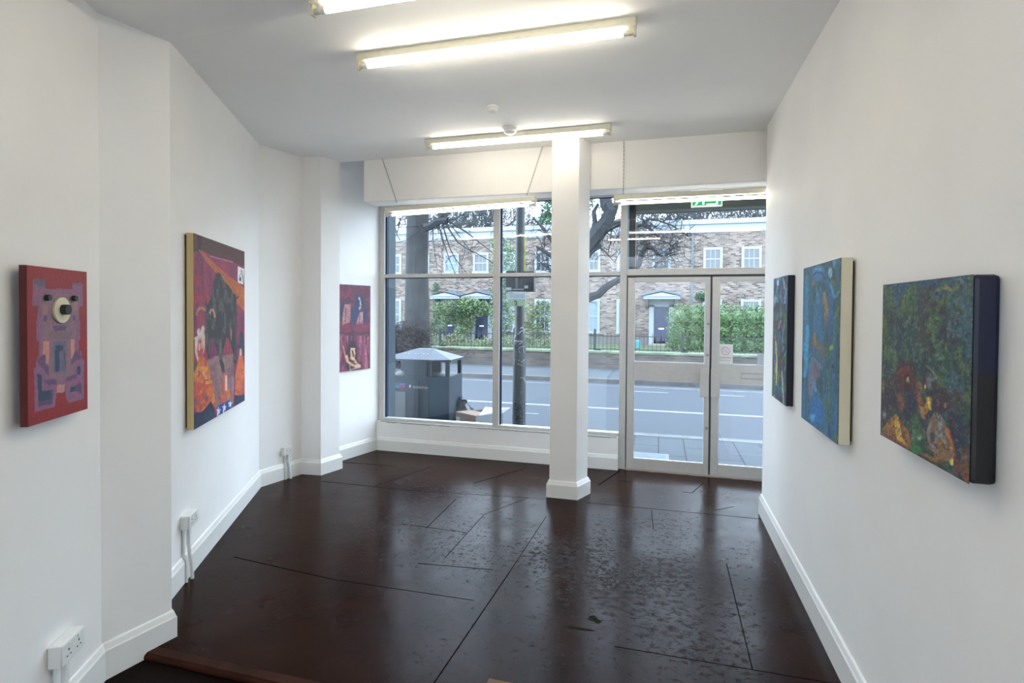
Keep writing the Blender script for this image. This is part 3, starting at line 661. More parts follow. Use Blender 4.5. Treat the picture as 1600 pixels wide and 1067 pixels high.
P.poly(cL((508,400),(530,300),(555,300),(570,400),(590,450),(590,690),(530,700),(486,690),(490,520)), (216, 112, 62)); P.mix(P.thr(9, 20, 21, .52, .62)*((P.X > 366) & (P.Y > 552) & (P.Y < 618))*(P.c[..., 0] > 200), (190, 90, 74))
P.ell(*cL((540,285))[0], 1.8, 6, (220, 190, 180)); P.poly(cL((500,225),(528,215),(532,110),(552,92),(570,130),(572,225),(590,235),(590,250),(520,250)), (40, 54, 82)); P.poly(cL((545,250),(590,250),(590,330),(565,320)), (48, 54, 72))
P.poly(cL((488,690),(530,700),(590,680),(590,760),(472,820)), NV)
P.poly(cU((575,365),(640,395),(640,555),(575,530)), (236, 234, 234)); P.line(cU((610,400),(625,470),(635,545)), .6, (50, 48, 52)); P.ell(*cU((600,495))[0], 1.6, 3.6, (60, 64, 62)); P.line(cU((590,470),(605,440)), .5, (150, 120, 110))
P.shade(60, 90, 22, .22)
canvas('hanging_painting', P, C_, D, .05, P2c, mat('raw_canvas_edge', lin((208, 186, 136)), .8, bump=.2, bscale=200), 'tall painting of a black bull and orange shirted riders, bare canvas edge', gap=.012, back=WOODS, gain=1.0)

# 3 dark red figure painting near the window
def c3(*pts): return [(525+x/7.117, 440+y/7.117) for x, y in pts]
P3c = [(530.3, 445), (578.7, 445.6), (578.7, 575), (530.3, 582)]
P = Paint(P3c, 90, 220, .3); P.c[:] = (104, 36, 56)
P.mix(P.thr(8, 16, 31, .45, .6), (124, 48, 62)); P.mix(P.thr(12, 22, 32, .55, .68), (80, 38, 76)); P.line(c3((40,40),(200,42),(380,42)), 1.2, (84, 50, 110), .7)
P.mix(P.thr(16, 4, 33, .5, .62)*(P.Y > 522), (140, 56, 84)); P.mix(P.thr(20, 3, 34, .57, .66)*(P.Y > 525), (166, 96, 118))
P.ell(*c3((60,340))[0], 3.5, 16, (52, 40, 78), .15, .4, .8)
P.line(c3((100,210),(180,215)), 1.8, (52, 40, 72), .8); P.ell(*c3((262,235))[0], 8.4, 12.5, (46, 46, 84), .1, .3); P.ell(*c3((215,360))[0], 6.6, 15, (48, 52, 92), .15, .3); P.ell(*c3((320,370))[0], 3.6, 12, (48, 44, 80), .1, .4)
P.poly(c3((95,255),(160,250),(160,430),(145,460),(110,470),(70,500),(75,350)), (178, 128, 124), tex=.7+.3*P.n(9, 12, 35)); P.line(c3((110,300),(105,450)), .9, (120, 60, 80), .8)
P.poly(c3((262,340),(298,330),(298,470),(262,480),(225,480),(235,420)), (176, 126, 130)); P.line(c3((262,360),(255,470)), .5, (90, 50, 80)); P.line(c3((255,180),(275,260),(262,300)), 1.4, (190, 160, 160)); P.ell(*c3((255,225))[0], .9, 3.2, (30, 20, 40)); P.line(c3((250,250),(280,270)), .5, (60, 30, 50))
P.ell(*c3((120,530))[0], 9, 7, (120, 40, 62), 0, .4, .9); P.ell(*c3((285,510))[0], 11, 8, (124, 42, 66), 0, .4, .9)
P.line(c3((40,565),(120,590),(190,560),(280,585),(360,555)), 1.0, (58, 26, 50), .8); P.line(c3((190,590),(185,690)), 1.8, (66, 30, 60), .8)
P.ell(*c3((180,800))[0], 9.5, 20, (50, 26, 40), 0, .25, .9); P.ell(*c3((190,930))[0], 12, 10, (42, 26, 36), 0, .3)
P.line(c3((80,720),(92,780),(105,850)), .8, (200, 140, 110)); P.poly(c3((160,740),(210,740),(215,800),(205,870),(165,860),(158,790)), (206, 160, 128)); P.line(c3((180,770),(190,800),(195,830)), 1.1, (60, 36, 44)); P.line(c3((165,742),(210,742)), .5, (236, 206, 170))
P.line(c3((115,830),(130,890),(180,925),(230,950)), 2.2, (214, 160, 128)); P.line(c3((170,850),(210,880),(240,930)), 2.0, (222, 182, 140)); P.ell(*c3((245,940))[0], 4.6, 3.2, (216, 172, 148), -.3); P.line(c3((150,985),(200,970),(270,950)), .8, (196, 150, 140)); P.line(c3((150,930),(160,990)), .7, (190, 140, 130)); P.line(c3((160,870),(240,890)), .4, (90, 56, 50)); P.line(c3((170,890),(235,915)), .4, (90, 56, 50))
P.shade(40, 80, 36, .3)
canvas('hanging_painting', P, H_, K, .02, P3c, mat('plum_edge', lin((60, 24, 40)), .6), 'narrow dark red painting of shrouded figures, beside the shop window')

# right wall canvases
RA, RB = (XR, 0.0), (XR, 5.0)
def r_at(px, py, off): d = ray((px, py)); return CAMP+(XR-off)/d[0]*d
_old = at_wall
def at_wall(px, py, Aw, Bw, off=0.0):
    if Aw is RA: return r_at(px, py, off)
    return _old(px, py, Aw, Bw, off)
def rcanvas(P, offs, corners, side, label, eb=.004, gap=0.0, back=None):
    Q = [r_at(px, py, offs) for px, py in corners]
    y0 = (Q[0][1]+Q[3][1])/2; y1 = (Q[1][1]+Q[2][1])/2; zt = (Q[0][2]+Q[1][2])/2; zb = (Q[2][2]+Q[3][2])/2; w = y0-y1; h = zt-zb
    o = empty('hanging_painting', (XR, (y0+y1)/2, zb), label, 'painting')
    nv, nu = P.u.shape; vs = np.zeros((nv, nu, 3)); vs[..., 0] = -offs; vs[..., 1] = (.5-P.u)*w; vs[..., 2] = P.v*h
    me = bpy.data.meshes.new('painted_front'); idx = np.arange(nv*nu).reshape(nv, nu)
    fs = np.stack([idx[:-1, :-1], idx[:-1, 1:], idx[1:, 1:], idx[1:, :-1]], -1).reshape(-1, 4)
    me.from_pydata(vs.reshape(-1, 3).tolist(), [], fs.tolist()); me.materials.append(PM)
    ca = me.color_attributes.new('pigment', 'FLOAT_COLOR', 'POINT'); c = np.clip(P.c, 0, 255)/255; c = np.where(c <= .04045, c/12.92, ((c+.055)/1.055)**2.4)
    ca.data.foreach_set('color', np.concatenate([c.reshape(-1, 3), np.ones((nv*nu, 1))], 1).ravel().astype(np.float32))
    f = bpy.data.objects.new('painted_front', me); COL.objects.link(f); f.parent = o
    s = MB().box(-offs+.0006, -gap, -w/2, w/2, 0, h).build('canvas_edge', side, bevel=eb); s.parent = o
    if back: s2 = MB().box(-gap-.001, 0, -w/2+.02, w/2-.02, .015, h-.015).build('stretcher_back', back); s2.parent = o
    return o
def strokes(P, n, box, cols, lx, ly, w, seed, a=.8):
    r = np.random.RandomState(seed)
    for _ in range(n):
        x = r.uniform(box[0], box[2]); y = r.uniform(box[1], box[3]); c = cols[r.randint(len(cols))]; dx = r.uniform(-lx, lx); dy = r.uniform(.4, 1)*ly
        P.line([(x-dx, y-dy), (x+dx*.3, y), (x+dx, y+dy)], w*r.uniform(.5, 1.3), c, a*r.uniform(.5, 1))
# far
R1c = [(1209, 436.8), (1230, 428.8), (1229, 634), (1206, 619.5)]
P = Paint(R1c, 60, 240, .2); P.c[:] = (40, 56, 84)
P.mix(P.thr(5, 12, 41, .45, .6), (66, 96, 138)); P.mix(P.thr(6, 14, 42, .5, .62)*(P.Y > 480), (92, 34, 52)); P.mix(P.thr(6, 16, 43, .55, .63), (44, 104, 78)); P.mix(P.thr(7, 18, 44, .55, .62)*(P.Y < 470), (120, 150, 190))
strokes(P, 46, (1207, 440, 1230, 520), [(60, 110, 70), (86, 120, 170), (30, 36, 80), (120, 140, 90), (150, 60, 50), (180, 190, 210)], 1.5, 8, .8, 5)
strokes(P, 60, (1206, 505, 1230, 630), [(196, 180, 60), (140, 44, 48), (206, 200, 190), (60, 150, 110), (30, 34, 78), (210, 120, 60), (50, 110, 160)], 1.5, 7, .8, 6)
P.line([(1212, 530), (1214, 560), (1213, 600)], .9, (220, 210, 150)); P.line([(1222, 575), (1225, 630)], .8, (190, 220, 200)); P.ell(1215, 442, 1.5, 4, (190, 215, 235)); P.shade(30, 90, 45, .35)
rcanvas(P, .042, R1c, mat('navy_edge', lin((14, 18, 44)), .5), 'small canvas of dense blue, red and yellow strokes, nearest the doors')
# middle
def c5(*pts): return [(1200+x/7.115, 400+y/7.115) for x, y in pts]
def c6(*pts): return [(1200+x/6.669, 540+y/6.669) for x, y in pts]
R2c = [(1255, 420.4), (1314, 402), (1310, 691), (1252.5, 656)]
P = Paint(R2c, 110, 260, .5); P.c[:] = (52, 96, 118)
P.mix(P.thr(7, 3, 51, .45, .6), (54, 112, 156)); P.mix(P.thr(9, 5, 52, .52, .64), (46, 82, 90)); P.mix(P.thr(10, 6, 53, .56, .66)*(P.X > 1285), (74, 110, 84))
P.ell(*c5((560,200))[0], 11, 12, (62, 122, 178), 0, .25); P.line(c5((500,220),(540,180),(600,190),(630,250)), 1.2, (36, 62, 110)); P.ell(*c5((560,150))[0], 7, 4, (110, 160, 196), 0, .5, .6)
P.ell(*c5((690,185))[0], 3, 8.5, (140, 180, 206)); P.ell(*c5((735,80))[0], 3, 7, (110, 160, 200), 0, .4, .8)
P.line(c5((430,250),(420,600),(415,1067)), 3.6, (58, 138, 190), .8); P.line(c5((440,800),(430,1067)), 2.6, (70, 160, 210), .9); P.line(c6((390,0),(400,200),(385,330)), 3.2, (68, 160, 210), .9)
P.line(c5((640,280),(710,380),(700,560),(715,800)), 3.4, (50, 110, 174), .85); P.line(c5((690,300),(740,460),(800,380)), 1.8, (92, 160, 190), .8); P.line(c5((700,950),(690,700)), 2.6, (38, 88, 160), .8)
P.line(c5((800,560),(740,700),(730,1000)), 1.4, (90, 130, 90), .8); P.line(c5((790,560),(740,680)), .9, (150, 150, 90), .7); P.line(c5((530,300),(560,520)), 1.2, (90, 150, 170), .7)
P.line(c5((620,430),(645,560),(655,760)), 3.4, (176, 126, 82), .9, tex=.5+.5*P.thr(14, 20, 54, .4, .55)); P.ell(*c5((500,300))[0], 2.6, 6, (120, 118, 112), .2, .4, .8); P.ell(*c5((715,280))[0], 4, 3, (120, 110, 70), 0, .4, .7)
P.ell(*c5((530,970))[0], 9, 14, (128, 96, 74), 0, .35, .8, tex=P.thr(18, 26, 55, .42, .55)); P.line(c5((520,870),(525,1000)), 1.1, (186, 130, 84)); P.ell(*c6((560,60))[0], 8, 12, (120, 100, 80), 0, .4, .6)
P.poly(c6((455,130),(470,130),(560,200),(540,330),(500,380),(455,590),(420,480),(435,230)), (136, 124, 140), tex=.5+.5*P.n(20, 5, 56)); 
for i in range(4): P.line(c6((455+i*22,170+i*10),(500+i*14,360+i*4)), .6, (92, 76, 100), .8)
P.ell(*c6((510,700))[0], 12, 20, (40, 110, 180), 0, .35); P.ell(*c6((470,760))[0], 4, 6, (100, 180, 220), .3, .5, .8); P.line(c6((490,400),(500,480)), 2.2, (80, 160, 200), .9); P.ell(*c5((705,1015))[0], 2.4, 4.5, (140, 190, 80), .3); P.ell(*c6((680,310))[0], 2.8, 5, (60, 110, 180)); P.ell(*c6((680,210))[0], 2.0, 4, (30, 44, 74)); P.line(c6((620,250),(640,450),(650,600)), 1.4, (104, 128, 84), .7); P.ell(*c6((715,950))[0], 3, 7, (130, 140, 70), 0, .5, .7); P.line(c6((640,830),(650,930)), 1.6, (40, 50, 110), .8)
P.mix(np.clip((P.u-.975)/.012, 0, 1)*P.thr(3, 30, 57, .4, .5), (22, 30, 40)); P.shade(40, 70, 58, .3)
rcanvas(P, .058, R2c, mat('primed_canvas_edge', lin((222, 214, 190)), .8, bump=.2, bscale=200), 'tall blue and turquoise canvas with ochre dabs and bare cream edge', .003, .012, WOODS)
# near
def c7(*pts): return [(1370+x/5.928, 420+y/5.928) for x, y in pts]
def c8(*pts): return [(1370+x/5.928, 580+y/5.928) for x, y in pts]
R3c = [(1380, 447), (1520, 426), (1516, 752), (1375.4, 683)]
P = Paint(R3c, 180, 330, .8); P.c[:] = (40, 66, 60)
P.mix(P.thr(8, 12, 61, .45, .6), (34, 54, 62)); P.mix(P.thr(12, 16, 62, .5, .62), (58, 90, 62)); P.mix(P.thr(16, 20, 63, .56, .66), (84, 104, 72)); P.mix(P.thr(7, 9, 64, .52, .64), (54, 44, 48))
P.mix(np.clip((.16-(1-P.v))/.14, 0, 1)*P.thr(6, 5, 65, .35, .55), (44, 76, 110)); P.mix(P.thr(5, 8, 66, .48, .6)*(P.u > .78), (56, 88, 100))
strokes(P, 90, (1378, 440, 1516, 560), [(60, 104, 50), (96, 118, 48), (40, 80, 60), (66, 60, 54), (56, 90, 110), (40, 60, 84)], 4, 9, 1.6, 7, .55)
for pts, w_, c_ in [(((240,380),(270,250),(320,180),(350,200)), 5, (86, 112, 56)), (((300,240),(310,330),(300,440)), 5, (54, 96, 44)), (((420,560),(430,380),(450,200)), 6, (64, 54, 54)), (((500,350),(480,250),(510,170)), 5, (58, 48, 50)), (((480,560),(520,420),(600,300),(660,250)), 4.5, (84, 112, 52)), (((560,540),(600,440)), 5, (48, 96, 56)), (((640,170),(700,180),(740,160)), 3, (150, 140, 60)), (((560,190),(640,150)), 2.6, (130, 130, 60)), (((550,300),(600,200)), 2.4, (50, 90, 140)), (((180,340),(190,200),(250,150)), 4.5, (46, 76, 112)), (((80,220),(110,260),(130,370)), 4.5, (88, 112, 52)), (((60,480),(90,620)), 5, (92, 112, 36)), (((70,620),(80,760)), 4, (80, 92, 34)), (((380,170),(400,300)), 3, (60, 70, 60)), (((770,260),(820,330),(830,440)), 6, (62, 86, 100)), (((760,100),(800,140)), 5, (104, 118, 128)), (((830,560),(840,760)), 5, (50, 84, 104)), (((700,420),(720,480)), 5, (70, 56, 60)), (((560,790),(600,800)), 5, (104, 140, 108)), (((200,560),(220,760)), 5, (46, 58, 84)), (((420,600),(400,740)), 6, (76, 88, 62)), (((700,720),(640,900)), 6, (44, 78, 64)), (((850,180),(850,190)), 2.5, (140, 150, 60)), (((600,900),(640,940)), 3.5, (90, 120, 96))]:
    P.line(c7(*pts), w_, c_, .75, tex=.55+.6*P.thr(30, 30, int(w_*10) % 7+70, .35, .6))
P.ell(*c7((265,1000))[0], 14, 22, (92, 30, 34), 0, .3); P.ell(*c7((285,1050))[0], 6, 14, (60, 16, 20)); P.ell(*c8((292,85))[0], 2.6, 6.5, (170, 150, 90)); P.ell(*c8((290,110))[0], 1.6, 3, (60, 40, 30))
P.line(c7((180,1060),(200,970),(260,920),(320,960),(350,1060)), 2.6, (120, 42, 40), .8)
P.ell(*c8((480,90))[0], 8.5, 17, (54, 34, 38), 0, .3); P.ell(*c8((492,85))[0], 5.5, 13, (112, 112, 122), 0, .3); P.line(c7((470,890),(530,950),(560,1000)), 1.5, (120, 140, 100), .8); P.ell(*c8((452,130))[0], 1.8, 4, (200, 168, 80)); P.line(c8((395,120),(375,200),(410,290)), 4.5, (170, 82, 52), .85); P.line(c8((415,330),(450,370),(480,290),(490,250)), 4.0, (186, 130, 50)); P.line(c8((485,240),(490,300),(500,335)), 2.0, (222, 190, 80)); P.line(c8((400,330),(440,420)), 3, (180, 130, 100), .8)
P.line(c8((110,120),(140,250),(110,380)), 8, (60, 30, 48), .75); P.line(c8((60,100),(70,300),(60,480)), 5, (58, 30, 42), .7); P.line(c8((180,60),(210,200)), 6, (74, 30, 42), .7); P.line(c8((220,240),(240,340)), 6, (140, 78, 52), .8); P.line(c8((330,200),(320,340),(270,400)), 7, (34, 36, 70), .8); P.line(c8((350,60),(360,220)), 5, (90, 34, 40), .7)
P.poly(c8((45,560),(110,470),(180,400),(230,480),(300,560),(340,720),(290,730),(200,680),(100,620)), (162, 106, 50)); P.poly(c8((160,480),(200,420),(225,560),(240,640),(290,690),(280,715),(190,660)), (208, 170, 70)); P.line(c8((230,450),(250,620)), 2.0, (110, 60, 40), .8); P.line(c8((40,590),(120,630),(300,720)), 2.4, (140, 70, 60), .8)
P.line(c8((360,440),(380,560),(360,700)), 6, (60, 110, 58), .8); P.ell(*c8((370,730))[0], 9, 8, (50, 130, 66), 0, .4); P.ell(*c8((400,610))[0], 3, 4, (150, 180, 130), 0, .5); P.line(c8((350,560),(340,640)), 3.5, (120, 130, 120), .7)
P.line(c8((700,180),(620,220),(560,330)), 6, (60, 36, 50), .8); P.ell(*c8((640,290))[0], 10, 11, (70, 34, 42), 0, .4); P.ell(*c8((640,295))[0], 2.2, 5, (150, 110, 90)); P.line(c8((700,380),(720,500),(700,600)), 6, (60, 24, 38), .8)
P.poly(c8((490,440),(540,360),(610,400),(660,500),(700,620),(720,830),(560,800),(480,700),(465,560)), (128, 100, 82)); P.line(c8((590,400),(600,560),(630,640)), 3.2, (160, 166, 176), .85); P.line(c8((500,480),(490,600),(540,720)), 2.4, (160, 140, 140), .8); P.ell(*c8((525,600))[0], 4.5, 9, (64, 66, 74), 0, .4); P.line(c8((560,560),(560,700)), 3, (150, 140, 130), .7); P.line(c8((660,520),(700,640),(740,800)), 3, (196, 110, 60), .85)
P.line(c8((600,640),(620,800),(540,820),(440,780)), 4.5, (166, 110, 50), .85); P.ell(*c8((700,820))[0], 3, 7, (226, 200, 90)); P.line(c8((740,780),(760,860),(740,920)), 3, (140, 44, 56), .8); P.line(c8((650,680),(700,690)), 1.8, (210, 170, 70), .9)
P.line(c8((760,420),(780,620),(790,760)), 9, (38, 46, 82), .75); P.line(c8((820,700),(840,960)), 6, (128, 80, 52), .8); P.line(c8((780,860),(840,990)), 4, (150, 84, 52), .7); P.line(c8((740,180),(760,330)), 6, (74, 52, 50), .7); P.line(c8((400,780),(560,860),(640,900)), 2.6, (56, 48, 44), .8); P.ell(*c8((70,420))[0], 3, 6, (140, 144, 170), 0, .5); P.ell(*c8((60,150))[0], 2.6, 10, (120, 130, 50), 0, .5, .8); P.ell(*c8((810,210))[0], 4, 4, (120, 84, 50), 0, .5, .8)
P.mix(P.thr(50, 60, 67, .6, .7)*.5, (128, 138, 112)); P.mix(P.thr(46, 56, 68, .6, .7)*.5, (22, 28, 34)); P.shade(60, 90, 69, .35)
EDG = mat('dark_edge', (.004, .006, .03), .45)
N_ = EDG.node_tree.nodes; L_ = EDG.node_tree.links; t_ = N_.new('ShaderNodeTexCoord'); s_ = N_.new('ShaderNodeSeparateXYZ'); r_ = N_.new('ShaderNodeValToRGB')
L_.new(t_.outputs['Generated'], s_.inputs[0]); L_.new(s_.outputs['Z'], r_.inputs['Fac']); L_.new(r_.outputs['Color'], N_['Principled BSDF'].inputs['Base Color'])
r_.color_ramp.elements[0].color = (.005, .005, .006, 1); r_.color_ramp.elements[0].position = .5; r_.color_ramp.elements[1].color = (.003, .006, .032, 1); r_.color_ramp.elements[1].position = .56
rcanvas(P, .060, R3c, EDG, 'large deep edged canvas of dark green foliage over red gold figures', .012)
at_wall = _old

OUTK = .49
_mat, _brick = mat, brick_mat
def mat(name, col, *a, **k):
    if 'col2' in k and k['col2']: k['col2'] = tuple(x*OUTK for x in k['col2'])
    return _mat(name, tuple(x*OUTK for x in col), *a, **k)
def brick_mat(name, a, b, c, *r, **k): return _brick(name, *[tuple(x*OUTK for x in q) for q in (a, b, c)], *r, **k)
# ------------------------------------------------------------------ street
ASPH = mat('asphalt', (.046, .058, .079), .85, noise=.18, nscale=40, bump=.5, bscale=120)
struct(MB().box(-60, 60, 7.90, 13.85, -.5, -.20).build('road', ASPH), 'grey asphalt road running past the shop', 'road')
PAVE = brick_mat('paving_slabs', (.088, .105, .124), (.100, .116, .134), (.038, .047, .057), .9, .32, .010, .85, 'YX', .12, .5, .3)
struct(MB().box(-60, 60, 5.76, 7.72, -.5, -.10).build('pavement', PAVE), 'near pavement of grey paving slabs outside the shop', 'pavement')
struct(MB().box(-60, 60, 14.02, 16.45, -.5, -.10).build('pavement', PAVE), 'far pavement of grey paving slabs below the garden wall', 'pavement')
KERB = mat('kerb_granite', (.15, .16, .17), .8, noise=.2, nscale=6, bump=.3)
struct(MB().box(-60, 60, 7.72, 7.90, -.5, -.095).build('kerb', KERB), 'pale kerb along the near pavement', 'kerb')
struct(MB().box(-60, 60, 13.85, 14.02, -.5, -.095).build('kerb', mat('kerb_dark', (.13, .12, .12), .8, noise=.2, nscale=4)), 'dark kerb along the far pavement', 'kerb')
LINE = mat('road_paint', (.26, .29, .32), .7, noise=.15, nscale=5)
lm = MB(); lm.box(-60, 60, 10.19, 10.32, -.2, -.194)
struct(lm.build('trim_7', LINE), 'long white painted line along the middle of the road', 'road marking')
lm = MB(); lm.box(-60, 60, 13.35, 13.40, -.2, -.1945)
struct(lm.build('trim_8', mat('faint_line', (.24, .26, .29), .8, noise=.3, nscale=3)), 'faint worn line along the far side of the road', 'road marking')
lm = MB()
for x in (-2.35,): lm.box(x, x+.28, 9.3, 9.36, -.2, -.1945)
for x0, x1 in ((-.6, .2), (1.0, 1.8)): lm.box(x0, x1, 12.6, 12.66, -.2, -.1945)
struct(lm.build('trim_9', LINE), 'small white dashes on the road in front of the shop', 'road marking')
cv = empty('manhole_cover', (-.05, 6.6, -.1), 'square pavement access cover with a pale rim outside the left door', 'manhole cover')
MB().box(-.50, .12, 6.42, 6.80, -.1, -.094).build('cover_rim', mat('cover_rim', (.22, .25, .28), .7), cv)
MB().box(-.465, .085, 6.455, 6.765, -.096, -.092).build('cover_plate', mat('cover_plate', (.12, .16, .20), .6, noise=.15, nscale=20), cv)
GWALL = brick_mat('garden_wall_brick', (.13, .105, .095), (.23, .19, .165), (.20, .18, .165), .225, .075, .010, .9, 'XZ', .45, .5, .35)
struct(MB().box(-60, 60, 16.45, 16.68, -.3, .36).build('garden_wall', GWALL), 'low weathered brick garden wall across the road', 'wall')
COP = mat('mossy_coping', (.24, .30, .19), .9, noise=.35, nscale=3)
struct(MB().box(-60, 60, 16.42, 16.75, .36, .42).build('trim_10', COP), 'mossy pale green coping on top of the garden wall', 'coping')
GRASSM = mat('garden_grass', (.085, .13, .045), .95, noise=.45, nscale=5)
gm = MB(); gm.add([(-60, 16.7, .38), (60, 16.7, .38), (60, 18.2, .36), (-60, 18.2, .36), (60, 19.5, .10), (-60, 19.5, .10), (60, 26, .08), (-60, 26, .08), (60, 60, .08), (-60, 60, .08)],
       [(0, 1, 2, 3), (3, 2, 4, 5), (5, 4, 6, 7), (7, 6, 8, 9)])
struct(gm.build('ground', GRASSM), 'green front garden ground behind the brick wall', 'garden ground')
# railings: panels between posts
RAILM = mat('railing_paint', (.018, .026, .030), .5)
posts = [.65+2.6*i for i in range(-6, 3)]
def rail_panel(x0, first):
    o = empty('metal_railing', (x0, 16.82, .40), 'black metal railing panel with round bars on the garden wall', 'railing', 'railing panels along the garden wall')
    def pb(mb, name): q = mb.build(name, RAILM); q.parent = o; return q
    b = MB(); b.box(-.035, .035, -.035, .035, 0, .63); b.lathe([(.0, .63), (.045, .64), (.03, .68), (.0, .70)], (0, 0, 0), 8); b.bar((0, 0, .03), (.16, .12, .03), .04); pb(b, 'post')
    b = MB(); b.box(.03, 2.57, -.012, .012, .46, .485); pb(b, 'top_rail')
    b = MB(); b.box(.03, 2.57, -.012, .012, .05, .075); pb(b, 'bottom_rail')
    b = MB()
    for i in range(1, 21):
        x = i*2.6/21; b.tube([(x, 0, .0), (x, 0, .545)], .0085, 5); b.tube([(x, 0, .545), (x, 0, .575)], [.012, .001], 5)
    pb(b, 'bars'); return o
r0 = rail_panel(posts[0], True)
for i, x in enumerate(posts[1:]):
    c = copy_tree(r0); c.location.x = x
nth = ['', 'seen left of the big tree', 'beside the big tree', 'left of the window mullion', 'behind the lamp post', 'between the column and the doors', 'seen through the left door', 'seen through the right door', '']

# ------------------------------------------------------------------ terrace of houses
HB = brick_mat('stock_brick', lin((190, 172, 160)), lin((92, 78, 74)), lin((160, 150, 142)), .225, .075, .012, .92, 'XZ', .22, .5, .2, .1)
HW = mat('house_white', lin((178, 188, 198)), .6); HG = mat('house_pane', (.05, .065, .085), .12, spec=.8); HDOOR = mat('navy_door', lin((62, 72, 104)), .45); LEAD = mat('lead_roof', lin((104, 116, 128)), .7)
CURT = mat('net_curtain', lin((150, 168, 184)), .8)
hs = empty('terraced_house', (-3, 26, .08), 'long two storey brown brick terrace with white sash windows across the road', 'house')
MB().box(-24, 14, 26, 34, .05, 5.30).build('brick_wall', HB, hs)
pb_ = MB(); pb_.box(-24, 14, 25.93, 26.2, 5.29, 5.62); pb_.box(-24, 14, 25.84, 26.2, 5.62, 5.70); pb_.box(-24, 14, 25.90, 26.2, 5.70, 5.84); pb_.box(-24, 14, 25.96, 26.0, 5.24, 5.29)
pb_.build('parapet', HW, hs)
MB().box(-24, 14, 26.1, 33.9, 5.3, 5.5).build('flat_roof', LEAD, hs)
MB().prism([(-.9+2.25, 25.93), (1.46, 25.93), (1.46, 26), (1.35, 26)], .1, 5.25).build('downpipe', mat('grey_pipe', lin((110, 118, 126)), .6), hs)
plinth = MB(); plinth.box(-24, 14, 25.95, 26, .05, .42); plinth.build('plinth', mat('plinth_render', lin((128, 122, 118)), .9), hs)
def house_window(x0, z0, w, h, rows, curtain):
    o = MB(); t = .11; y0, y1 = 25.94, 26.02
    o.box(x0, x0+t, y0, y1, z0, z0+h); o.box(x0+w-t, x0+w, y0, y1, z0, z0+h); o.box(x0+t, x0+w-t, y0, y1, z0+h-t, z0+h); o.box(x0-.03, x0+w+.03, y0-.06, y1, z0-.03, z0+.08)
    f = o.build('sash_window', HW, hs)
    s = MB(); zi0, zi1 = z0+.08, z0+h-t; zm = (zi0+zi1)/2; s.box(x0+t, x0+w-t, 25.955, 25.99, zm-.025, zm+.025)
    for i in range(1, 3): x = x0+t+(w-2*t)*i/3; s.box(x-.011, x+.011, 25.965, 25.99, zi0, zi1)
    for a, b in ((zi0, zm), (zm, zi1)):
        for j in range(1, rows): z = a+(b-a)*j/rows; s.box(x0+t, x0+w-t, 25.966, 25.99, z-.010, z+.010)
    q = s.build('glazing_bars', HW); q.parent = f
    q = MB().box(x0+t, x0+w-t, 25.985, 25.999, zi0, zi1 if not curtain else zi1).build('pane', CURT if curtain else HG); q.parent = f
for x, c in ((-14.1, 0), (-12.5, 0), (-10.85, 1), (-9.24, 0), (-7.85, 0), (-6.01, 0), (-4.5, 0), (-3.62, 0), (-2.0, 1), (-.38, 0), (1.87, 0), (3.49, 0), (5.1, 0), (-16.9, 0), (6.8, 0)): house_window(x, 3.54, .83, 1.02, 1, c)
for x, c in ((-14.1, 0), (-12.5, 1), (-7.85, 0), (-6.01, 0), (-4.5, 0), (-3.62, 1), (-2.0, 1), (1.87, 0), (3.49, 0), (5.1, 0), (-16.9, 0)): house_window(x, .58, .83, 1.63, 2, c)
def house_door(xc):
    o = MB(); o.box(xc-.56, xc-.34, 25.9, 26.02, .08, 1.95); o.box(xc+.34, xc+.56, 25.9, 26.02, .08, 1.95); o.box(xc-.56, xc+.56, 25.9, 26.02, 1.85, 2.20)
    f = o.build('door_surround', HW, hs)
    d = MB(); d.box(xc-.34, xc+.34, 25.95, 26.0, .12, 1.85)
    for z0, z1 in ((.25, .75), (.95, 1.70)):
        for x0 in (-.27, .04): d.box(xc+x0, xc+x0+.23, 25.935, 25.951, z0, z1)
    q = d.build('front_door', HDOOR); q.parent = f
    q = MB().box(xc-.12, xc+.12, 25.925, 25.94, .80, .87).build('letter_plate', PLASTW); q.parent = f
    hd = MB(); yf = 25.15                                  # pedimented hood on brackets
    hd.prism([(xc-.80, yf), (xc+.80, yf), (xc+.80, 26), (xc-.80, 26)], 2.20, 2.31)
    hd.add([(xc-.86, yf-.04, 2.31), (xc+.86, yf-.04, 2.31), (xc, yf-.04, 2.50), (xc-.86, 26, 2.31), (xc+.86, 26, 2.31), (xc, 26, 2.50)], [(0, 1, 2), (3, 5, 4), (0, 3, 4, 1), (1, 4, 5, 2), (2, 5, 3, 0)])
    for s_ in (-1, 1):
        bx = xc+s_*.66; hd.add([(bx-.07, 26, 1.78), (bx+.07, 26, 1.78), (bx-.07, 26, 2.20), (bx+.07, 26, 2.20), (bx-.07, yf+.12, 2.20), (bx+.07, yf+.12, 2.20), (bx-.07, 25.7, 1.90), (bx+.07, 25.7, 1.90)],
            [(0, 1, 3, 2), (0, 6, 7, 1), (6, 4, 5, 7), (4, 2, 3, 5), (0, 2, 4, 6), (1, 7, 5, 3)])
    q = hd.build('door_hood', HW, hs)
    rf = MB(); rf.add([(xc-.90, yf-.06, 2.325), (xc, yf-.06, 2.53), (xc+.90, yf-.06, 2.325), (xc-.90, 26, 2.45), (xc, 26, 2.66), (xc+.90, 26, 2.45), (xc-.9, yf-.06, 2.30), (xc+.9, yf-.06, 2.30)], [(0, 1, 4, 3), (1, 2, 5, 4)])
    k = rf.build('hood_roof', LEAD); k.parent = q; k.location = (0, 0, .02)
    st = MB().box(xc-.6, xc+.6, 25.2, 25.95, .04, .14).build('door_step', mat('pale_step', lin((170, 165, 160)), .8), hs)
for xc in (-10.47, -8.75, .06, -19.0): house_door(xc)
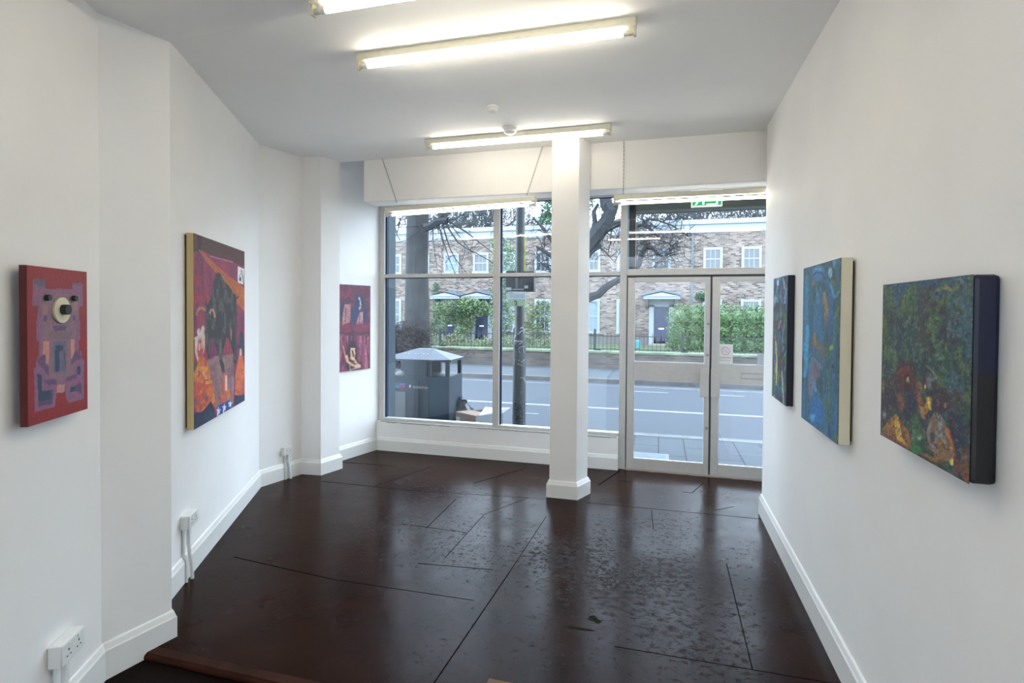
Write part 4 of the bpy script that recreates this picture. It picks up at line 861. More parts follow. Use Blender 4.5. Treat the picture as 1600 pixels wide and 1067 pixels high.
tag(MB().box(-1.22, -.78, 22.9, 23.3, .09, .42).build('recycling_box', mat('teal_plastic', lin((90, 170, 180)), .6), bevel=.02), 'small teal recycling box on the grass left of the navy door', 'box')

# ------------------------------------------------------------------ greenery
def leafy(name, blobs, n, size, m_, seed, label, cat, core=None, flat_top=None, parent=None):
    r = np.random.RandomState(seed); b = MB(); vol = np.array([bl[3]*bl[4]*bl[5] for bl in blobs])**.8; vol = vol/vol.sum()
    ch = r.choice(len(blobs), n, p=vol); vs = []; fs = []
    for i in range(n):
        cx, cy, cz, rx, ry, rz = blobs[ch[i]]; d = r.normal(size=3); d /= np.linalg.norm(d); q = r.uniform(.62, 1.05)
        p = np.array([cx+d[0]*rx*q, cy+d[1]*ry*q, cz+d[2]*rz*q])
        a = r.normal(size=3); a /= np.linalg.norm(a); c = np.cross(a, r.normal(size=3)); c /= np.linalg.norm(c); s_ = size*r.uniform(.6, 1.3)
        k = len(vs); nn = np.cross(a, c)*s_*.25
        vs += [p-a*s_, p-c*s_*.45+nn, p+a*s_, p+c*s_*.45+nn]; fs.append((k, k+1, k+2, k+3))
    b.add(vs, fs)
    if core:
        for cx, cy, cz, rx, ry, rz in blobs:
            b.lathe([(max(rx, ry)*core*math.sin(t)+.001, -rz*core*math.cos(t)) for t in np.linspace(.05, PI-.05, 7)], (cx, cy, cz), 9)
    o = b.build(name, m_, parent)
    if label: tag(o, label, cat)
    return o
LEAF = mat('hedge_leaf', (.055, .15, .045), .5, col2=(.19, .32, .10), nscale=9)
DLEAF = mat('dark_leaf', lin((60, 96, 74)), .6, col2=lin((96, 140, 96)), nscale=3)
OLEAF = mat('olive_leaf', lin((104, 122, 84)), .6, col2=lin((140, 156, 108)), nscale=3)
hx = at_y(1043, 500, 19.6)[0]
hb = [(x, 19.9, z, .55, .5, .5) for x in np.arange(hx+.5, 6.8, .45) for z in (.5, 1.0, 1.42)]
hb += [(hx+.35, 19.8, .7, .4, .45, .6), (hx+.9, 19.9, 1.6, .5, .4, .3)]
leafy('hedge', hb, 26000, .05, LEAF, 3, 'dense bright green clipped hedge behind the railings, seen through the doors', 'hedge', core=.55)
iv = [(-10.0, 24.9, 1.75, 1.1, .3, .35), (-9.1, 24.8, 1.9, .7, .3, .4), (-8.4, 24.9, 1.7, .6, .3, .4), (-10.6, 25.0, 1.1, .35, .25, .7), (-9.6, 25.1, .9, .35, .25, .8), (-9.2, 25.1, 1.2, .45, .25, .7), (-10.2, 25.1, 1.3, .4, .2, .4)]
leafy('climbing_ivy', iv, 3600, .07, mat('ivy_leaf', lin((92, 128, 84)), .6, col2=lin((146, 168, 116)), nscale=2), 4, 'green ivy draped over the two neighbouring porches', 'ivy')
leafy('climbing_ivy', [(-11.25, 25.85, 2.6, .2, .1, .5), (-11.2, 25.85, 1.7, .22, .1, .8), (-11.2, 25.8, .7, .35, .15, .6)], 900, .06, DLEAF, 5, 'thin dark ivy strip climbing the brick left of the porches', 'ivy')
leafy('evergreen_tree', [(-6.6, 22.5, 3.6, .55, .5, 1.3), (-6.7, 22.5, 2.4, .5, .5, .9), (-6.7, 22.5, 1.2, .55, .5, .8), (-6.9, 22.5, 4.7, .35, .35, .6)], 3000, .07, mat('bluish_leaf', lin((96, 128, 104)), .6, col2=lin((140, 168, 128)), nscale=2), 6, 'slim pale green tree in the garden behind the lamp post', 'tree')
leafy('garden_shrub', [(-5.4, 21.5, 1.5, .6, .5, .6), (-4.6, 21.5, 1.2, .7, .5, .9), (-3.9, 21.5, 1.6, .6, .5, .5), (-5.2, 21.5, .7, .6, .5, .5)], 2600, .06, OLEAF, 7, 'loose olive green shrub right of the lamp post in the garden', 'shrub')
sh = [(x, 18.9+.3*math.sin(x*3), .45+.08*math.sin(x*5), .35, .3, .30+.1*math.sin(x*2.3)) for x in np.arange(-8.6, -3.0, .4)]
leafy('garden_shrub', sh, 2600, .05, mat('low_leaf', lin((104, 128, 88)), .6, col2=lin((150, 160, 120)), nscale=3), 8, 'row of low green planting just behind the railings', 'shrub')
leafy('garden_shrub', [(1.75, 25.2, 2.3, .26, .2, .24)], 500, .06, DLEAF, 9, 'dark round shrub top behind the left end of the hedge', 'shrub')
leafy('climbing_ivy', [(-19, 24, 1.6, 1.6, .4, 1.5)], 900, .08, DLEAF, 9, 'ivy mass at the far left end of the terrace', 'ivy')

# ------------------------------------------------------------------ bare trees
def branches(b, p, d, L_, r, depth, rs, droop=0.0, spread=.6, kids=3, seg=5, wob=.18, rmin=.004, sides=5):
    pts = [np.array(p, float)]; rad = [r]; d = np.array(d, float); d /= np.linalg.norm(d); end = max(rmin, r*.45)
    for i in range(seg):
        d = d+rs.normal(size=3)*wob*np.array([1, .5, 1])+np.array([0, 0, -droop*(i+1)/seg]); d /= np.linalg.norm(d)
        pts.append(pts[-1]+d*L_/seg); rad.append(r+(end-r)*(i+1)/seg)
    b.tube(pts, rad, sides if r > .02 else 4 if r > .01 else 3, cap=False)
    if depth <= 0: return
    for k in range(kids):
        i = rs.randint(max(1, seg//2-1), seg+1); t = pts[i]; a = rs.normal(size=3)*spread*np.array([1, .6, 1]); nd = (pts[i]-pts[i-1]); nd /= np.linalg.norm(nd)
        branches(b, t, nd+a, L_*rs.uniform(.55, .85), max(rmin, rad[i]*rs.uniform(.5, .72)), depth-1, rs, droop, spread, kids, max(3, seg-1), wob, rmin, sides)
BARK = mat('bark', (.020, .021, .023), .95, col2=(.050, .050, .052), nscale=7, bump=1.0, bscale=22)
BARK.node_tree.nodes['Noise Texture'].inputs['Scale'].default_value = 7
TWIG = mat('twig_bark', (.022, .024, .028), .9)
def P3(px, py, y): return tuple(at_y(px, py, y))
YT = 15.3
t1_ = empty('bare_tree', (*at_y(651, 500, YT)[:2], -.1), 'big bare tree with a thick trunk on the far pavement, left of the mullion', 'tree')
tk = MB(); c0x = at_y(651.5, 440, YT)[0]
tk.tube([(c0x-.12, YT, -.12), (c0x-.04, YT, .5), (c0x-.0, YT, 1.4), (at_y(651.5, 400, YT)[0], YT, 3.2), (at_y(653, 350, YT)[0], YT, 4.4), (at_y(655, 300, YT)[0], YT, 6.2), (at_y(657, 300, YT)[0], YT, 8.5)], [.55, .45, .385, .345, .345, .335, .26], 20)
tk.build('trunk', BARK, t1_, smooth=True)
br = MB(); rs = np.random.RandomState(5)
def limb(b, pts, r0, r1, y, sides=6, dy=0.0):
    P_ = [np.array(at_y(x, yy, y+dy*i)) for i, (x, yy) in enumerate(pts)]; n = len(P_)
    b.tube(P_, [r0+(r1-r0)*i/(n-1) for i in range(n)], sides, cap=False); return P_
def twiggy(b, P_, n, L_, r, rs, droop, depth=2, up=0.0, spread=.7):
    for _ in range(n):
        i = rs.randint(1, len(P_)); t = rs.rand(); p = P_[i-1]*(1-t)+P_[i]*t; d = rs.normal(size=3)*np.array([1, .5, 1])*.8+np.array([0, 0, up])
        branches(b, p, d, L_*rs.uniform(.6, 1.2), r, depth, rs, droop, spread, 2, 4, .2, .0035)
Yb1 = YT-.4
m1 = limb(br, [(664, 356), (675, 352), (683, 346), (692, 345), (700, 344)], .13, .10, Yb1)
for pts, r0, r1 in [([(683,347),(692,336),(694,322),(690,300)], .13, .07), ([(695,345),(698,330),(700,300)], .07, .045), ([(700,345),(712,352),(728,362),(742,373),(770,395)], .06, .02), ([(694,346),(703,360),(715,378),(728,388),(745,396),(770,410)], .05, .02), ([(690,346),(695,362),(702,385),(710,402),(722,418),(733,430)], .045, .015), ([(684,347),(688,362),(697,390),(702,404),(712,430),(718,445)], .035, .012), ([(676,351),(677,375),(680,400),(684,425)], .03, .012), ([(700,344),(712,342),(722,336),(735,322)], .045, .02), ([(683,347),(684,357),(686,365)], .05, .02), ([(671,350),(660,352),(640,354),(622,356)], .035, .012), ([(668,346),(655,360),(640,372),(622,380)], .02, .01), ([(690,350),(698,372),(690,395),(700,420),(688,428)], .02, .008), ([(705,352),(720,372),(735,392),(748,402)], .03, .012)]:
    Q = limb(br, pts, r0*.62, r1*.6, Yb1, 5); twiggy(br, Q, 5, .6, .010, rs, .25, 1, .0)
for (px, py) in ((622, 350), (625, 375), (628, 345), (620, 365)):
    branches(br, P3(px, py, YT+.3), (rs.normal()*.6, .2, .6), .8, .018, 3, rs, 0, .7, 3, 4, .2)
br.build('branches', TWIG, t1_)
# dark suckers at the foot
sk = MB(); rs = np.random.RandomState(9); bx0 = at_y(637, 530, YT-.5)[0]
for _ in range(230):
    p = (bx0+rs.normal()*.26, YT-.62+rs.uniform(-.2, .2), rs.uniform(.0, .75)); branches(sk, p, (rs.normal()*.7, rs.normal()*.3, rs.uniform(.2, 1)), rs.uniform(.3, .55), .012, 2, rs, 0, .8, 3, 3, .3, .007)
tag(sk.build('bare_bush', mat('reddish_twig', (.035, .022, .024), .9)), 'dense dark reddish twiggy growth at the foot of the big tree', 'bush')
# second tree, trunk hidden behind the column
YU = 14.9
t2_ = empty('bare_tree', (*at_y(890, 500, YU)[:2], -.1), 'bare spreading tree whose trunk stands behind the white column', 'tree')
tk = MB(); xq = at_y(888, 450, YU)[0]
tk.tube([(xq-.05, YU, -.12), (xq, YU, 1.0), (xq, YU, 2.0), (at_y(896, 410, YU)[0], YU, 3.0), tuple(at_y(912, 392, YU)), tuple(at_y(925, 372, YU))], [.42, .34, .32, .30, .26, .20], 16)
tk.build('trunk', BARK, t2_, smooth=True)
br = MB(); rs = np.random.RandomState(21)
for pts, r0, r1, n, L_ in [([(905,400),(922,378),(935,362),(948,345),(953,330),(947,318),(944,300),(944,270)], .24, .15, 12, .7), ([(935,366),(948,356),(962,349),(975,345),(985,336),(1000,320)], .14, .06, 12, .7), ([(948,345),(960,330),(964,318)], .10, .06, 6, .5), ([(925,372),(930,350),(928,330),(935,318)], .10, .04, 10, .6), ([(905,412),(925,392),(940,383)], .10, .04, 5, .5),
        ([(890,492),(905,470),(922,464),(935,460),(945,450),(957,442),(968,436),(985,428)], .14, .07, 4, .3), ([(985,428),(998,412),(1003,396),(1010,384),(1004,370),(995,358),(990,352)], .09, .05, 14, .6), ([(1010,384),(1022,390),(1030,398),(1040,404)], .05, .025, 10, .5), ([(988,362),(997,352),(1010,350),(1018,360),(1032,372)], .07, .03, 14, .6), ([(1008,356),(1005,346),(1015,342),(1028,345)], .05, .02, 10, .5), ([(1022,418),(1035,403),(1045,396),(1055,380)], .04, .015, 14, .5), ([(955,360),(954,378),(950,395)], .02, .012, 2, .3), ([(928,380),(945,392),(960,410)], .02, .008, 6, .5), ([(1000,380),(1020,372),(1045,380),(1060,392)], .03, .012, 16, .5), ([(1030,345),(1050,352),(1065,362),(1078,370)], .025, .008, 16, .4),
        ([(880,420),(862,400),(850,392),(838,385)], .08, .03, 12, .6), ([(878,400),(860,372),(845,352),(832,340)], .07, .03, 14, .6), ([(870,430),(855,418),(845,410)], .05, .02, 10, .5)]:
    Q = limb(br, pts, r0, r1, YU-.35, 7); twiggy(br, Q, n, L_, .013, rs, .12, 2, .15)
for _ in range(46):
    x = rs.uniform(985, 1068); y = rs.uniform(350, 412)
    if x > 1040: y = rs.uniform(360, 410)
    branches(br, P3(x, y, YU-.3+rs.uniform(-.6, .6)), rs.normal(size=3), .5, .009, 2, rs, .05, .8, 3, 4, .25, .003)
for _ in range(14):
    x = rs.uniform(826, 862); y = rs.uniform(352, 418); branches(br, P3(x, y, YU-.3+rs.uniform(-.6, .6)), rs.normal(size=3), .5, .009, 2, rs, .05, .8, 3, 4, .25, .003)
br.build('branches', TWIG, t2_)
# trees beyond the terrace
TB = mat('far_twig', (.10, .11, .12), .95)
def far_tree(px, y, h, seed, label, depth=4, evg=False):
    x = at_y(px, 400, y)[0]; o = empty('bare_tree' if not evg else 'evergreen_tree', (x, y, 0), label, 'tree', 'trees beyond the terrace'); rs = np.random.RandomState(seed)
    b = MB(); b.tube([(x, y, 0), (x+.1, y, h*.45), (x, y, h*.62)], [.28, .22, .16], 7); q = b.build('trunk', TB, o)
    b = MB()
    for i in range(10): branches(b, (x, y, h*rs.uniform(.38, .6)), (rs.normal()*.5, rs.normal()*.3, 1), h*.27, .10, depth, rs, -.02, .42, 3, 4, .14, .016, 4)
    b.build('branches', TB, o); return o
for i, (px, y, h) in enumerate([(620, 44, 11), (672, 40, 10), (700, 46, 13), (735, 42, 12), (765, 47, 13), (800, 43, 11), (1015, 46, 11), (1050, 44, 11.5), (1085, 47, 12), (1120, 44, 11), (1165, 42, 9.5), (1195, 46, 10)]):
    far_tree(px, y, h, 60+i, 'bare grey winter tree rising behind the terrace roofline')
fx = at_y(848, 325, 30)
leafy('evergreen_tree', [(fx[0], 36, 8.2, 1.5, 1, 1.3), (fx[0]+.8, 36, 9.0, 1.4, 1, 1.2), (fx[0]-.9, 36, 7.4, .9, 1, .9)], 3500, .14, DLEAF, 12, 'dark evergreen crown over the roofline beside the white column', 'tree')

# ------------------------------------------------------------------ street furniture
YP = 7.2; lp = empty('lamp_post', (-1.873, YP, -.1), 'dark street lamp post with torn stickers on its thick base', 'lamp post')
POST = mat('post_paint', (.038, .046, .050), .55, noise=.35, nscale=7, bump=.4, bscale=40)
b = MB(); b.lathe([(.105, 0), (.105, .04), (.094, .06), (.091, .30), (.089, 1.26), (.086, 1.30), (.068, 1.44), (.064, 1.50), (.063, 4.9), (.055, 7.0)], (-1.873+0, YP, -.1), 20)
b.build('post', POST, lp, smooth=True)
SCR = mat('sticker_remnant', lin((200, 208, 214)), .7); rs = np.random.RandomState(3); sb = MB()
def onpost(px, py, r):
    q = at_y(px, py, YP-r); dx = max(-.95, min(.95, (q[0]+1.873)/r)); a = math.asin(dx); return (-1.873+r*math.sin(a), YP-r*math.cos(a)-.0015, q[2])
for pts, r, w in [([(813,513),(816,511),(817,516),(812,519),(809,523)], .074, .012), ([(817,512),(817.5,522)], .076, .014), ([(805,523),(803,528),(806,524)], .09, .016), ([(802,532),(809,533),(816,533)], .092, .012), ([(816,534),(811,538)], .092, .01), ([(803,538),(804,546),(803,541)], .092, .018), ([(810,546),(812,543),(815,542),(821,541)], .092, .006), ([(817,543),(817,552)], .092, .008), ([(811,548),(813,552)], .092, .006), ([(803,570),(803,562),(812,563)], .092, .006), ([(814,566),(821,562)], .092, .005), ([(808,568),(816,572)], .092, .006), ([(818.5,580),(817,590),(820,596),(820,584),(818,594)], .092, .005), ([(812,590),(817,591),(818,596),(820,599),(821.3,596)], .092, .006), ([(820,524),(821,530)], .09, .01)]:
    Q = [onpost(x, y, r+.002) for x, y in pts]
    for a, c in zip(Q[:-1], Q[1:]): sb.bar(a, c, .003, w)
sb.build('sticker_remnant', SCR, lp)
MOSS = mat('lichen_specks', (.16, .19, .20), .9); mb_ = MB()
for _ in range(240):
    z = .0+.55*rs.rand()**1.3; a = rs.uniform(-1.3, 1.3); r = .0925; x = -1.873+r*math.sin(a); y = YP-r*math.cos(a); s_ = rs.uniform(.003, .008); mb_.obox((x, y, z), (math.cos(a), math.sin(a), 0), (math.sin(a), -math.cos(a), 0), (0, 0, 1), s_, .0012, s_)
mb_.build('lichen', MOSS, lp)
def signbox(name, x0, y0p, x1, y1p, y, d, m_, label, cat):
    a = at_y(x0, y0p, y); c = at_y(x1, y1p, y); return MB().box(a[0], c[0], y, y+d, c[2], a[2])
CAB = mat('sign_back', (.06, .068, .075), .5); NAVY = mat('navy_box', (.012, .018, .035), .4)
sp_ = empty('equipment_box', (-1.873, YP, 2.15), 'pair of dark boxes clamped on the lamp post above the white notice', 'equipment box')
signbox('', 790.5, 423, 806.5, 455, YP-.02, .10, None, '', '').build('left_box', CAB, sp_, bevel=.004)
signbox('', 817, 423.5, 834, 455.5, YP-.04, .12, None, '', '').build('right_box', CAB, sp_, bevel=.004)
signbox('', 820.5, 440, 834, 454, YP-.045, .01, None, '', '').build('navy_panel', NAVY, sp_)
signbox('', 791, 449, 799, 453.5, YP-.026, .006, None, '', '').build('pale_label', SCR, sp_)
signbox('', 819.5, 446, 825, 450.5, YP-.052, .006, None, '', '').build('pale_label', SCR, sp_)
b = MB(); q = at_y(811, 452, YP-.07); b.bar((-1.96, YP-.075, q[2]), (-1.80, YP-.075, q[2]), .008, .012); b.bar((-1.96, YP+.075, q[2]), (-1.80, YP+.075, q[2]), .008, .012); b.build('clamp_band', STEEL, sp_)
nt = empty('street_notice', (-1.9, YP-.09, 1.7), 'white street notice with a green foot and small picture on the lamp post', 'notice')
q = at_y(793.3, 455.8, YP-.09); r_ = at_y(821.3, 478.5, YP-.09); x0, x1, z1, z0 = q[0], r_[0], q[2], r_[2]; zg = z0+(z1-z0)*.40
MB().box(x0, x1, YP-.090, YP-.084, z0, z1).build('notice_board', mat('notice_white', lin((214, 222, 224)), .5), nt, bevel=.002)
MB().box(x0+.002, x1-.002, YP-.0915, YP-.0902, z0+.004, zg).build('green_band', mat('notice_green', lin((178, 204, 160)), .5), nt)
b = MB(); b.box(x0+.006, x1-.006, YP-.0915, YP-.0902, zg+.006, zg+.012); b.box(x0+.02, x0+.075, YP-.0915, YP-.0902, z1-.022, z1-.012)
for k_ in range(3): b.box(x0+.02, x1-.02, YP-.0912, YP-.0902, z1-.045-.016*k_, z1-.041-.016*k_)
b.build('text_lines', mat('notice_ink', lin((140, 156, 160)), .6), nt)
b = MB(); b.tube([(x0+.105+.022*math.cos(t), YP-.0925, (z0+zg)/2+.004+.03*math.sin(t)) for t in np.linspace(-1.2, 1.9, 9)], .011, 6); b.build('small_picture', mat('notice_photo', lin((70, 74, 90)), .6), nt)
q = at_y(817.8, 366, YP-.03); r_ = at_y(820.8, 424, YP-.03)
b = MB(); b.box(q[0], q[0]+.028, YP-.03, YP-.022, r_[2]+.02, q[2]); b.box(q[0]+.004, q[0]+.02, YP-.032, YP-.026, r_[2]-.02, r_[2]+.05)
tag(b.build('yellow_strip', mat('yellow_tape', lin((205, 200, 110)), .6, noise=.25, nscale=14)), 'narrow yellow strip hanging on the right side of the lamp post', 'strip')

BING = mat('bin_paint', lin((50, 66, 80)), .5, noise=.15, nscale=5); BINR = mat('bin_roof', lin((66, 80, 100)), .5, noise=.12, nscale=6)
BINB = mat('bin_side_paint', lin((44, 78, 100)), .5, noise=.15, nscale=5)
bn = empty('litter_bin', (-3.1, 6.68, -.1), 'large dark street litter bin with a hipped lid, left behind the shop window', 'litter bin')
bp_ = [(-3.55, 6.40), (-2.876, 6.40), (-2.61, 6.475), (-2.62, 6.98), (-3.55, 6.98)]
def inset(poly, d):
    c = np.mean(np.array(poly), 0); return [tuple(np.array(p)+(c-np.array(p))/np.linalg.norm(c-np.array(p))*d) for p in poly]
ip = inset(bp_, .015)
MB().prism(ip, -.1, .78).build('bin_body', BING, bn, bevel=.004)
b = MB()
def pillar(x, y, w=.035, d=.035): b.box(x-w/2, x+w/2, y-d/2, y+d/2, .78, .985)
for x, y, w in ((-3.52, 6.43, .05), (-2.885, 6.43, .055), (-2.655, 6.50, .05), (-2.66, 6.95, .05), (-3.52, 6.95, .05), (-3.06, 6.43, .34), (-3.06, 6.95, .25)): pillar(x, y, w)
b.build('corner_posts', BING, bn)
b = MB(); ep = inset(bp_, -.012); n = len(ep); rz = [(-3.148-.0, 6.62), (-2.945, 6.62), (-2.945, 6.70), (-3.148, 6.70)]
b.prism(ep, .975, 1.0)
top = [(-3.15, 6.60, 1.125), (-2.95, 6.60, 1.125), (-2.92, 6.65, 1.125), (-2.95, 6.72, 1.125), (-3.15, 6.72, 1.125)]
b.add([(p[0], p[1], 1.0) for p in ep]+top, [(i, (i+1) % n, n+(i+1) % n, n+i) for i in range(n)]+[tuple(range(n, 2*n))])
b.build('bin_lid', BINR, bn)
b = MB(); d_ = np.array([-2.61+2.876, .075]); d_ /= np.linalg.norm(d_); nn = np.array([d_[1], -d_[0]])
a0 = np.array([-2.872, 6.399])+nn*.003; a1 = np.array([-2.622, 6.47])+nn*.003
b.add([(*a0, -.08), (*a1, -.08), (*a1, .775), (*a0, .775), (*(a0-nn*.006), -.08), (*(a1-nn*.006), -.08), (*(a1-nn*.006), .775), (*(a0-nn*.006), .775)], [(0,1,2,3), (7,6,5,4), (0,4,5,1), (1,5,6,2), (2,6,7,3), (3,7,4,0)])
b.build('side_panel', BINB, bn)
MB().box(-3.54, -3.02, 6.404, 6.412, -.06, .72).build('door_panel', mat('bin_door', lin((60, 72, 88)), .5, noise=.1, nscale=5), bn, bevel=.002)
q = at_y(617, 611, 6.40); r_ = at_y(633.5, 651, 6.40); MB().box(-3.44, r_[0], 6.398, 6.404, r_[2]-.15, q[2]).build('poster_panel', mat('bin_poster', lin((132, 134, 138)), .6), bn)
for x0, y0, x1, y1, c in ((617, 598.5, 624, 602.3, (80, 110, 150)), (624, 598.3, 634, 602, (84, 128, 190)), (617, 602.3, 624, 606, (60, 150, 160)), (624, 602, 634, 606.2, (196, 62, 84))):
    q = at_y(x0, y0, 6.395); r_ = at_y(x1, y1, 6.395); MB().box(q[0], r_[0], 6.394, 6.404, r_[2], q[2]).build('colour_label', mat('bin_label', lin(c), .5), bn)
b = MB()
for px, py in ((633.5, 555.5), (639, 558), (649.5, 556), (655, 558.5), (662, 559.5), (668.5, 561)):
    q = at_y(px, py, 6.5); b.lathe([(.008, 0), (.007, .004)], (q[0], q[1], 1.0+.125*max(0.05, (q[1]-6.39)/.21)), 7)
b.build('bird_droppings', PLASTW, bn)
tc_ = bpy.data.curves.new('bin_lettering', 'FONT'); tc_.body = 'ISLINGTON'; tc_.size = .034; tc_.extrude = .001; tc_.align_x = 'LEFT'
tc_.size = .042; _t = bpy.data.objects.new('tmp_text', tc_); COL.objects.link(_t); bpy.context.view_layer.update()
_me = bpy.data.meshes.new_from_object(_t.evaluated_get(bpy.context.evaluated_depsgraph_get())); bpy.data.objects.remove(_t)
to = bpy.data.objects.new('lettering', _me); COL.objects.link(to); q = at_y(644.5, 606.5, 6.398); to.rotation_euler = (PI/2, 0, 0)
LETM = mat('pale_lettering', lin((220, 226, 230)), .5); _me.materials.clear(); _me.materials.append(LETM); to.parent = bn; to.location = np.array([q[0], 6.4015, q[2]])-np.array(bn.location)
q = at_y(640.6, 603.5, 6.398); b = MB(); b.lathe([(.004, 0), (.014, .016), (.016, .03), (.008, .042)], (0, 0, 0), 10)
k_ = b.build('crest', LETM); k_.scale = (1, .15, 1); k_.parent = bn; k_.location = np.array([q[0], 6.401, q[2]-.022])-np.array(bn.location)
# rubbish bag
bag = MB(); rs = np.random.RandomState(2); n_, m__ = 22, 13; vs = []; bc = at_y(711, 650, 6.85)
for j in range(m__):
    t = j/(m__-1); z = -.1+.52*t; R_ = .27*(math.sin(PI*min(.92, .18+t*.80))**.6); R_ = max(.03, R_)
    for i in range(n_):
        a = 2*PI*i/n_; w = 1+.10*math.sin(5*a+3*t*2)+.05*math.sin(11*a+t*9)+rs.normal()*.025; vs.append((bc[0]-.06*t+R_*w*math.cos(a)*1.05+.10*t, 6.85+R_*w*math.sin(a)*.8, z+rs.normal()*.006))
bag.add(vs, [(j*n_+i, j*n_+(i+1) % n_, (j+1)*n_+(i+1) % n_, (j+1)*n_+i) for j in range(m__-1) for i in range(n_)]+[tuple(range(n_))[::-1]])
bgm = mat('bin_liner', (.018, .022, .028), .28, bump=.8, bscale=14)
bgo = bag.build('rubbish_bag', bgm, smooth=True); tag(bgo, 'black rubbish bag with a knotted top beside the litter bin', 'rubbish bag')
kt = MB(); kc = np.array([bc[0]+.05, 6.83, .41])
for i in range(7):
    a = i*.9; kt.add([kc+(-.01, 0, -.02), kc+(.01, 0, -.02), kc+(.05*math.cos(a)+.03, .03*math.sin(a), .06+.02*math.sin(2*a)), kc+(.05*math.cos(a+.5)+.02, .03*math.sin(a+.5), .055)], [(0, 1, 2, 3)])
k_ = kt.build('knotted_top', mat('sheer_plastic', (.10, .12, .14), .3)); k_.parent = bgo
# cardboard box with an open flap
CARD = mat('cardboard', lin((178, 152, 134)), .85, noise=.06, nscale=12); CARDL = mat('cardboard_face', lin((186, 192, 196)), .8, noise=.05, nscale=9); WFL = mat('white_flap', lin((226, 230, 234)), .7)
cb_ = empty('cardboard_box', (-2.05, 6.45, -.1), 'open cardboard box with a pale flap in front of the rubbish bag', 'box')
p0 = at_y(712.3, 648.5, 6.40); p1 = at_y(743.5, 649.5, 6.22); p2 = at_y(786, 645, 6.50); zt = .345
P0, P1, P2 = np.array(p0[:2]), np.array(p1[:2]), np.array(p2[:2]); P3_ = P0+(P2-P1)
def wallseg(a, c, z0, z1, t=.006):
    b = MB(); u = (c-a)/np.linalg.norm(c-a); n2 = np.array([-u[1], u[0]]); b.prism([tuple(a), tuple(c), tuple(c+n2*t), tuple(a+n2*t)], z0, z1); return b
wallseg(P0, P1, -.1, zt).build('front_side', CARD, cb_); wallseg(P1, P2, -.1, zt).build('long_side', CARDL, cb_)
wallseg(P2, P3_, -.1, zt).build('rear_side', CARD, cb_); wallseg(P3_, P0, -.1, zt).build('far_side', CARD, cb_)
b = MB(); M1 = P0+(P1-P0)*.5; b.add([(*P0, zt), (*P1, zt), (*(P1+(P2-P1)*.55), zt+.004), (*(P0+(P2-P1)*.55), zt+.004)], [(0, 1, 2, 3)])
b.add([(*P0, zt+.004), (*P1, zt+.004), (*(P1+(P2-P1)*.55), zt+.008), (*(P0+(P2-P1)*.55), zt+.008)], [(0, 1, 2, 3)]); b.build('closed_flap', CARD, cb_)
b = MB(); u = (P2-P1); e0 = P1+u*.10; e1 = P2; b.add([(*e0, zt+.002), (*e1, zt+.002), (*(e1+np.array([.07, .10])), zt+.055), (*(e0+np.array([.02, .20])), zt+.075), (*e0, zt+.007), (*e1, zt+.007), (*(e1+np.array([.07, .10])), zt+.060), (*(e0+np.array([.02, .20])), zt+.080)], [(0,1,2,3), (7,6,5,4), (0,4,5,1), (1,5,6,2), (2,6,7,3), (3,7,4,0)]); b.build('raised_flap', WFL, cb_)
q = at_y(713.5, 654, 6.39); r_ = at_y(722, 659, 6.36)
b = MB(); uu = (P1-P0)/np.linalg.norm(P1-P0); n2 = np.array([uu[1], -uu[0]]); a = P0+uu*.01+n2*.003; c = P0+uu*.08+n2*.003; b.prism([tuple(a), tuple(c), tuple(c-n2*.004), tuple(a-n2*.004)], .19, .29); b.build('address_label', WFL, cb_)

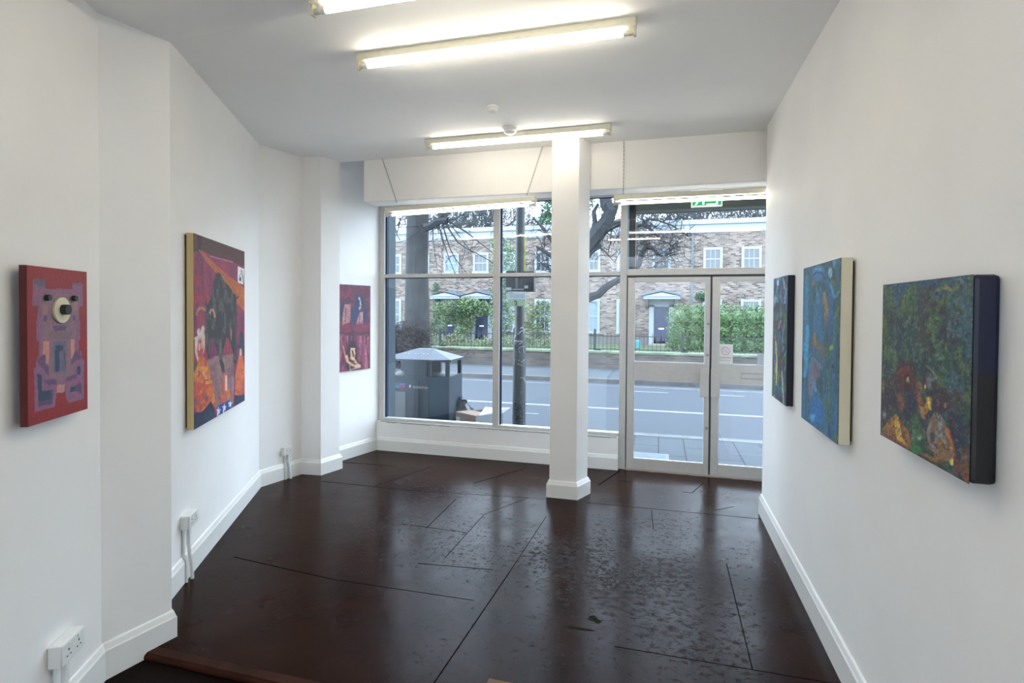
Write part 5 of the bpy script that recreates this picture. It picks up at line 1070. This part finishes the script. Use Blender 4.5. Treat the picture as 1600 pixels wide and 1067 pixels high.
# ------------------------------------------------------------------ shopfront outside: reveal, guide post, shutter box
struct(MB().box(-3.9, -3.115, 5.77, 5.945, -.1, 3.3).build('pier_left', mat('teal_render', lin((66, 86, 98)), .7)), 'dark teal painted reveal outside the left end of the shop window', 'reveal')
struct(MB().box(-.322, -.255, 5.765, 5.85, -.1, 3.2).build('trim_11', mat('guide_brown', lin((84, 80, 82)), .6)), 'dark brown shutter guide rail outside, over the left door', 'shutter guide')
sb_ = MB(); sb_.box(-.34, 1.7, 5.765, 6.02, 2.715, 3.3); sb_.box(-.34, 1.7, 5.765, 5.90, 2.69, 2.72); sb_.box(-.34, 1.7, 6.0, 6.03, 2.70, 2.74); sb_.box(-.34, 1.7, 5.768, 6.0, 2.85, 2.87)
struct(sb_.build('trim_12', mat('shutter_box', lin((168, 166, 150)), .6, noise=.08, nscale=3)), 'olive grey shutter box outside above the shop doors', 'shutter box')
struct(MB().box(-4.6, 1.9, 5.765, 5.96, 3.3, 4.2).build('fascia', mat('fascia_paint', (.10, .10, .11), .6)), 'dark outside fascia above the shop window', 'fascia')
struct(MB().box(-.42, 1.9, 5.745, 5.95, -.12, -.02).build('sill_outside', KERB), 'stone threshold outside the shop doors', 'threshold')
struct(MB().box(-3.2, -.42, 5.885, 5.96, -.12, .33).build('wall_outside', mat('riser_outside', (.12, .13, .14), .7)), 'dark outside face under the shop window', 'wall')


# ------------------------------------------------------------------ light and render look
W = bpy.data.worlds.new('overcast_sky'); S.world = W; W.use_nodes = True
N = W.node_tree.nodes; L = W.node_tree.links; bg = N['Background']
tc = N.new('ShaderNodeTexCoord'); sp = N.new('ShaderNodeSeparateXYZ'); rp = N.new('ShaderNodeValToRGB')
L.new(tc.outputs['Generated'], sp.inputs[0]); L.new(sp.outputs['Z'], rp.inputs['Fac']); L.new(rp.outputs['Color'], bg.inputs['Color'])
rp.color_ramp.elements[0].color = (.76, .88, 1.0, 1); rp.color_ramp.elements[1].color = (.76, .87, 1.0, 1)
rp.color_ramp.elements[0].position = 0.0; rp.color_ramp.elements[1].position = 1.0
bg.inputs['Strength'].default_value = 4.8
S.view_settings.view_transform = 'Standard'; S.view_settings.look = 'None'; S.view_settings.exposure = 1.0; S.view_settings.gamma = 1.0
S.view_settings.use_curve_mapping = False
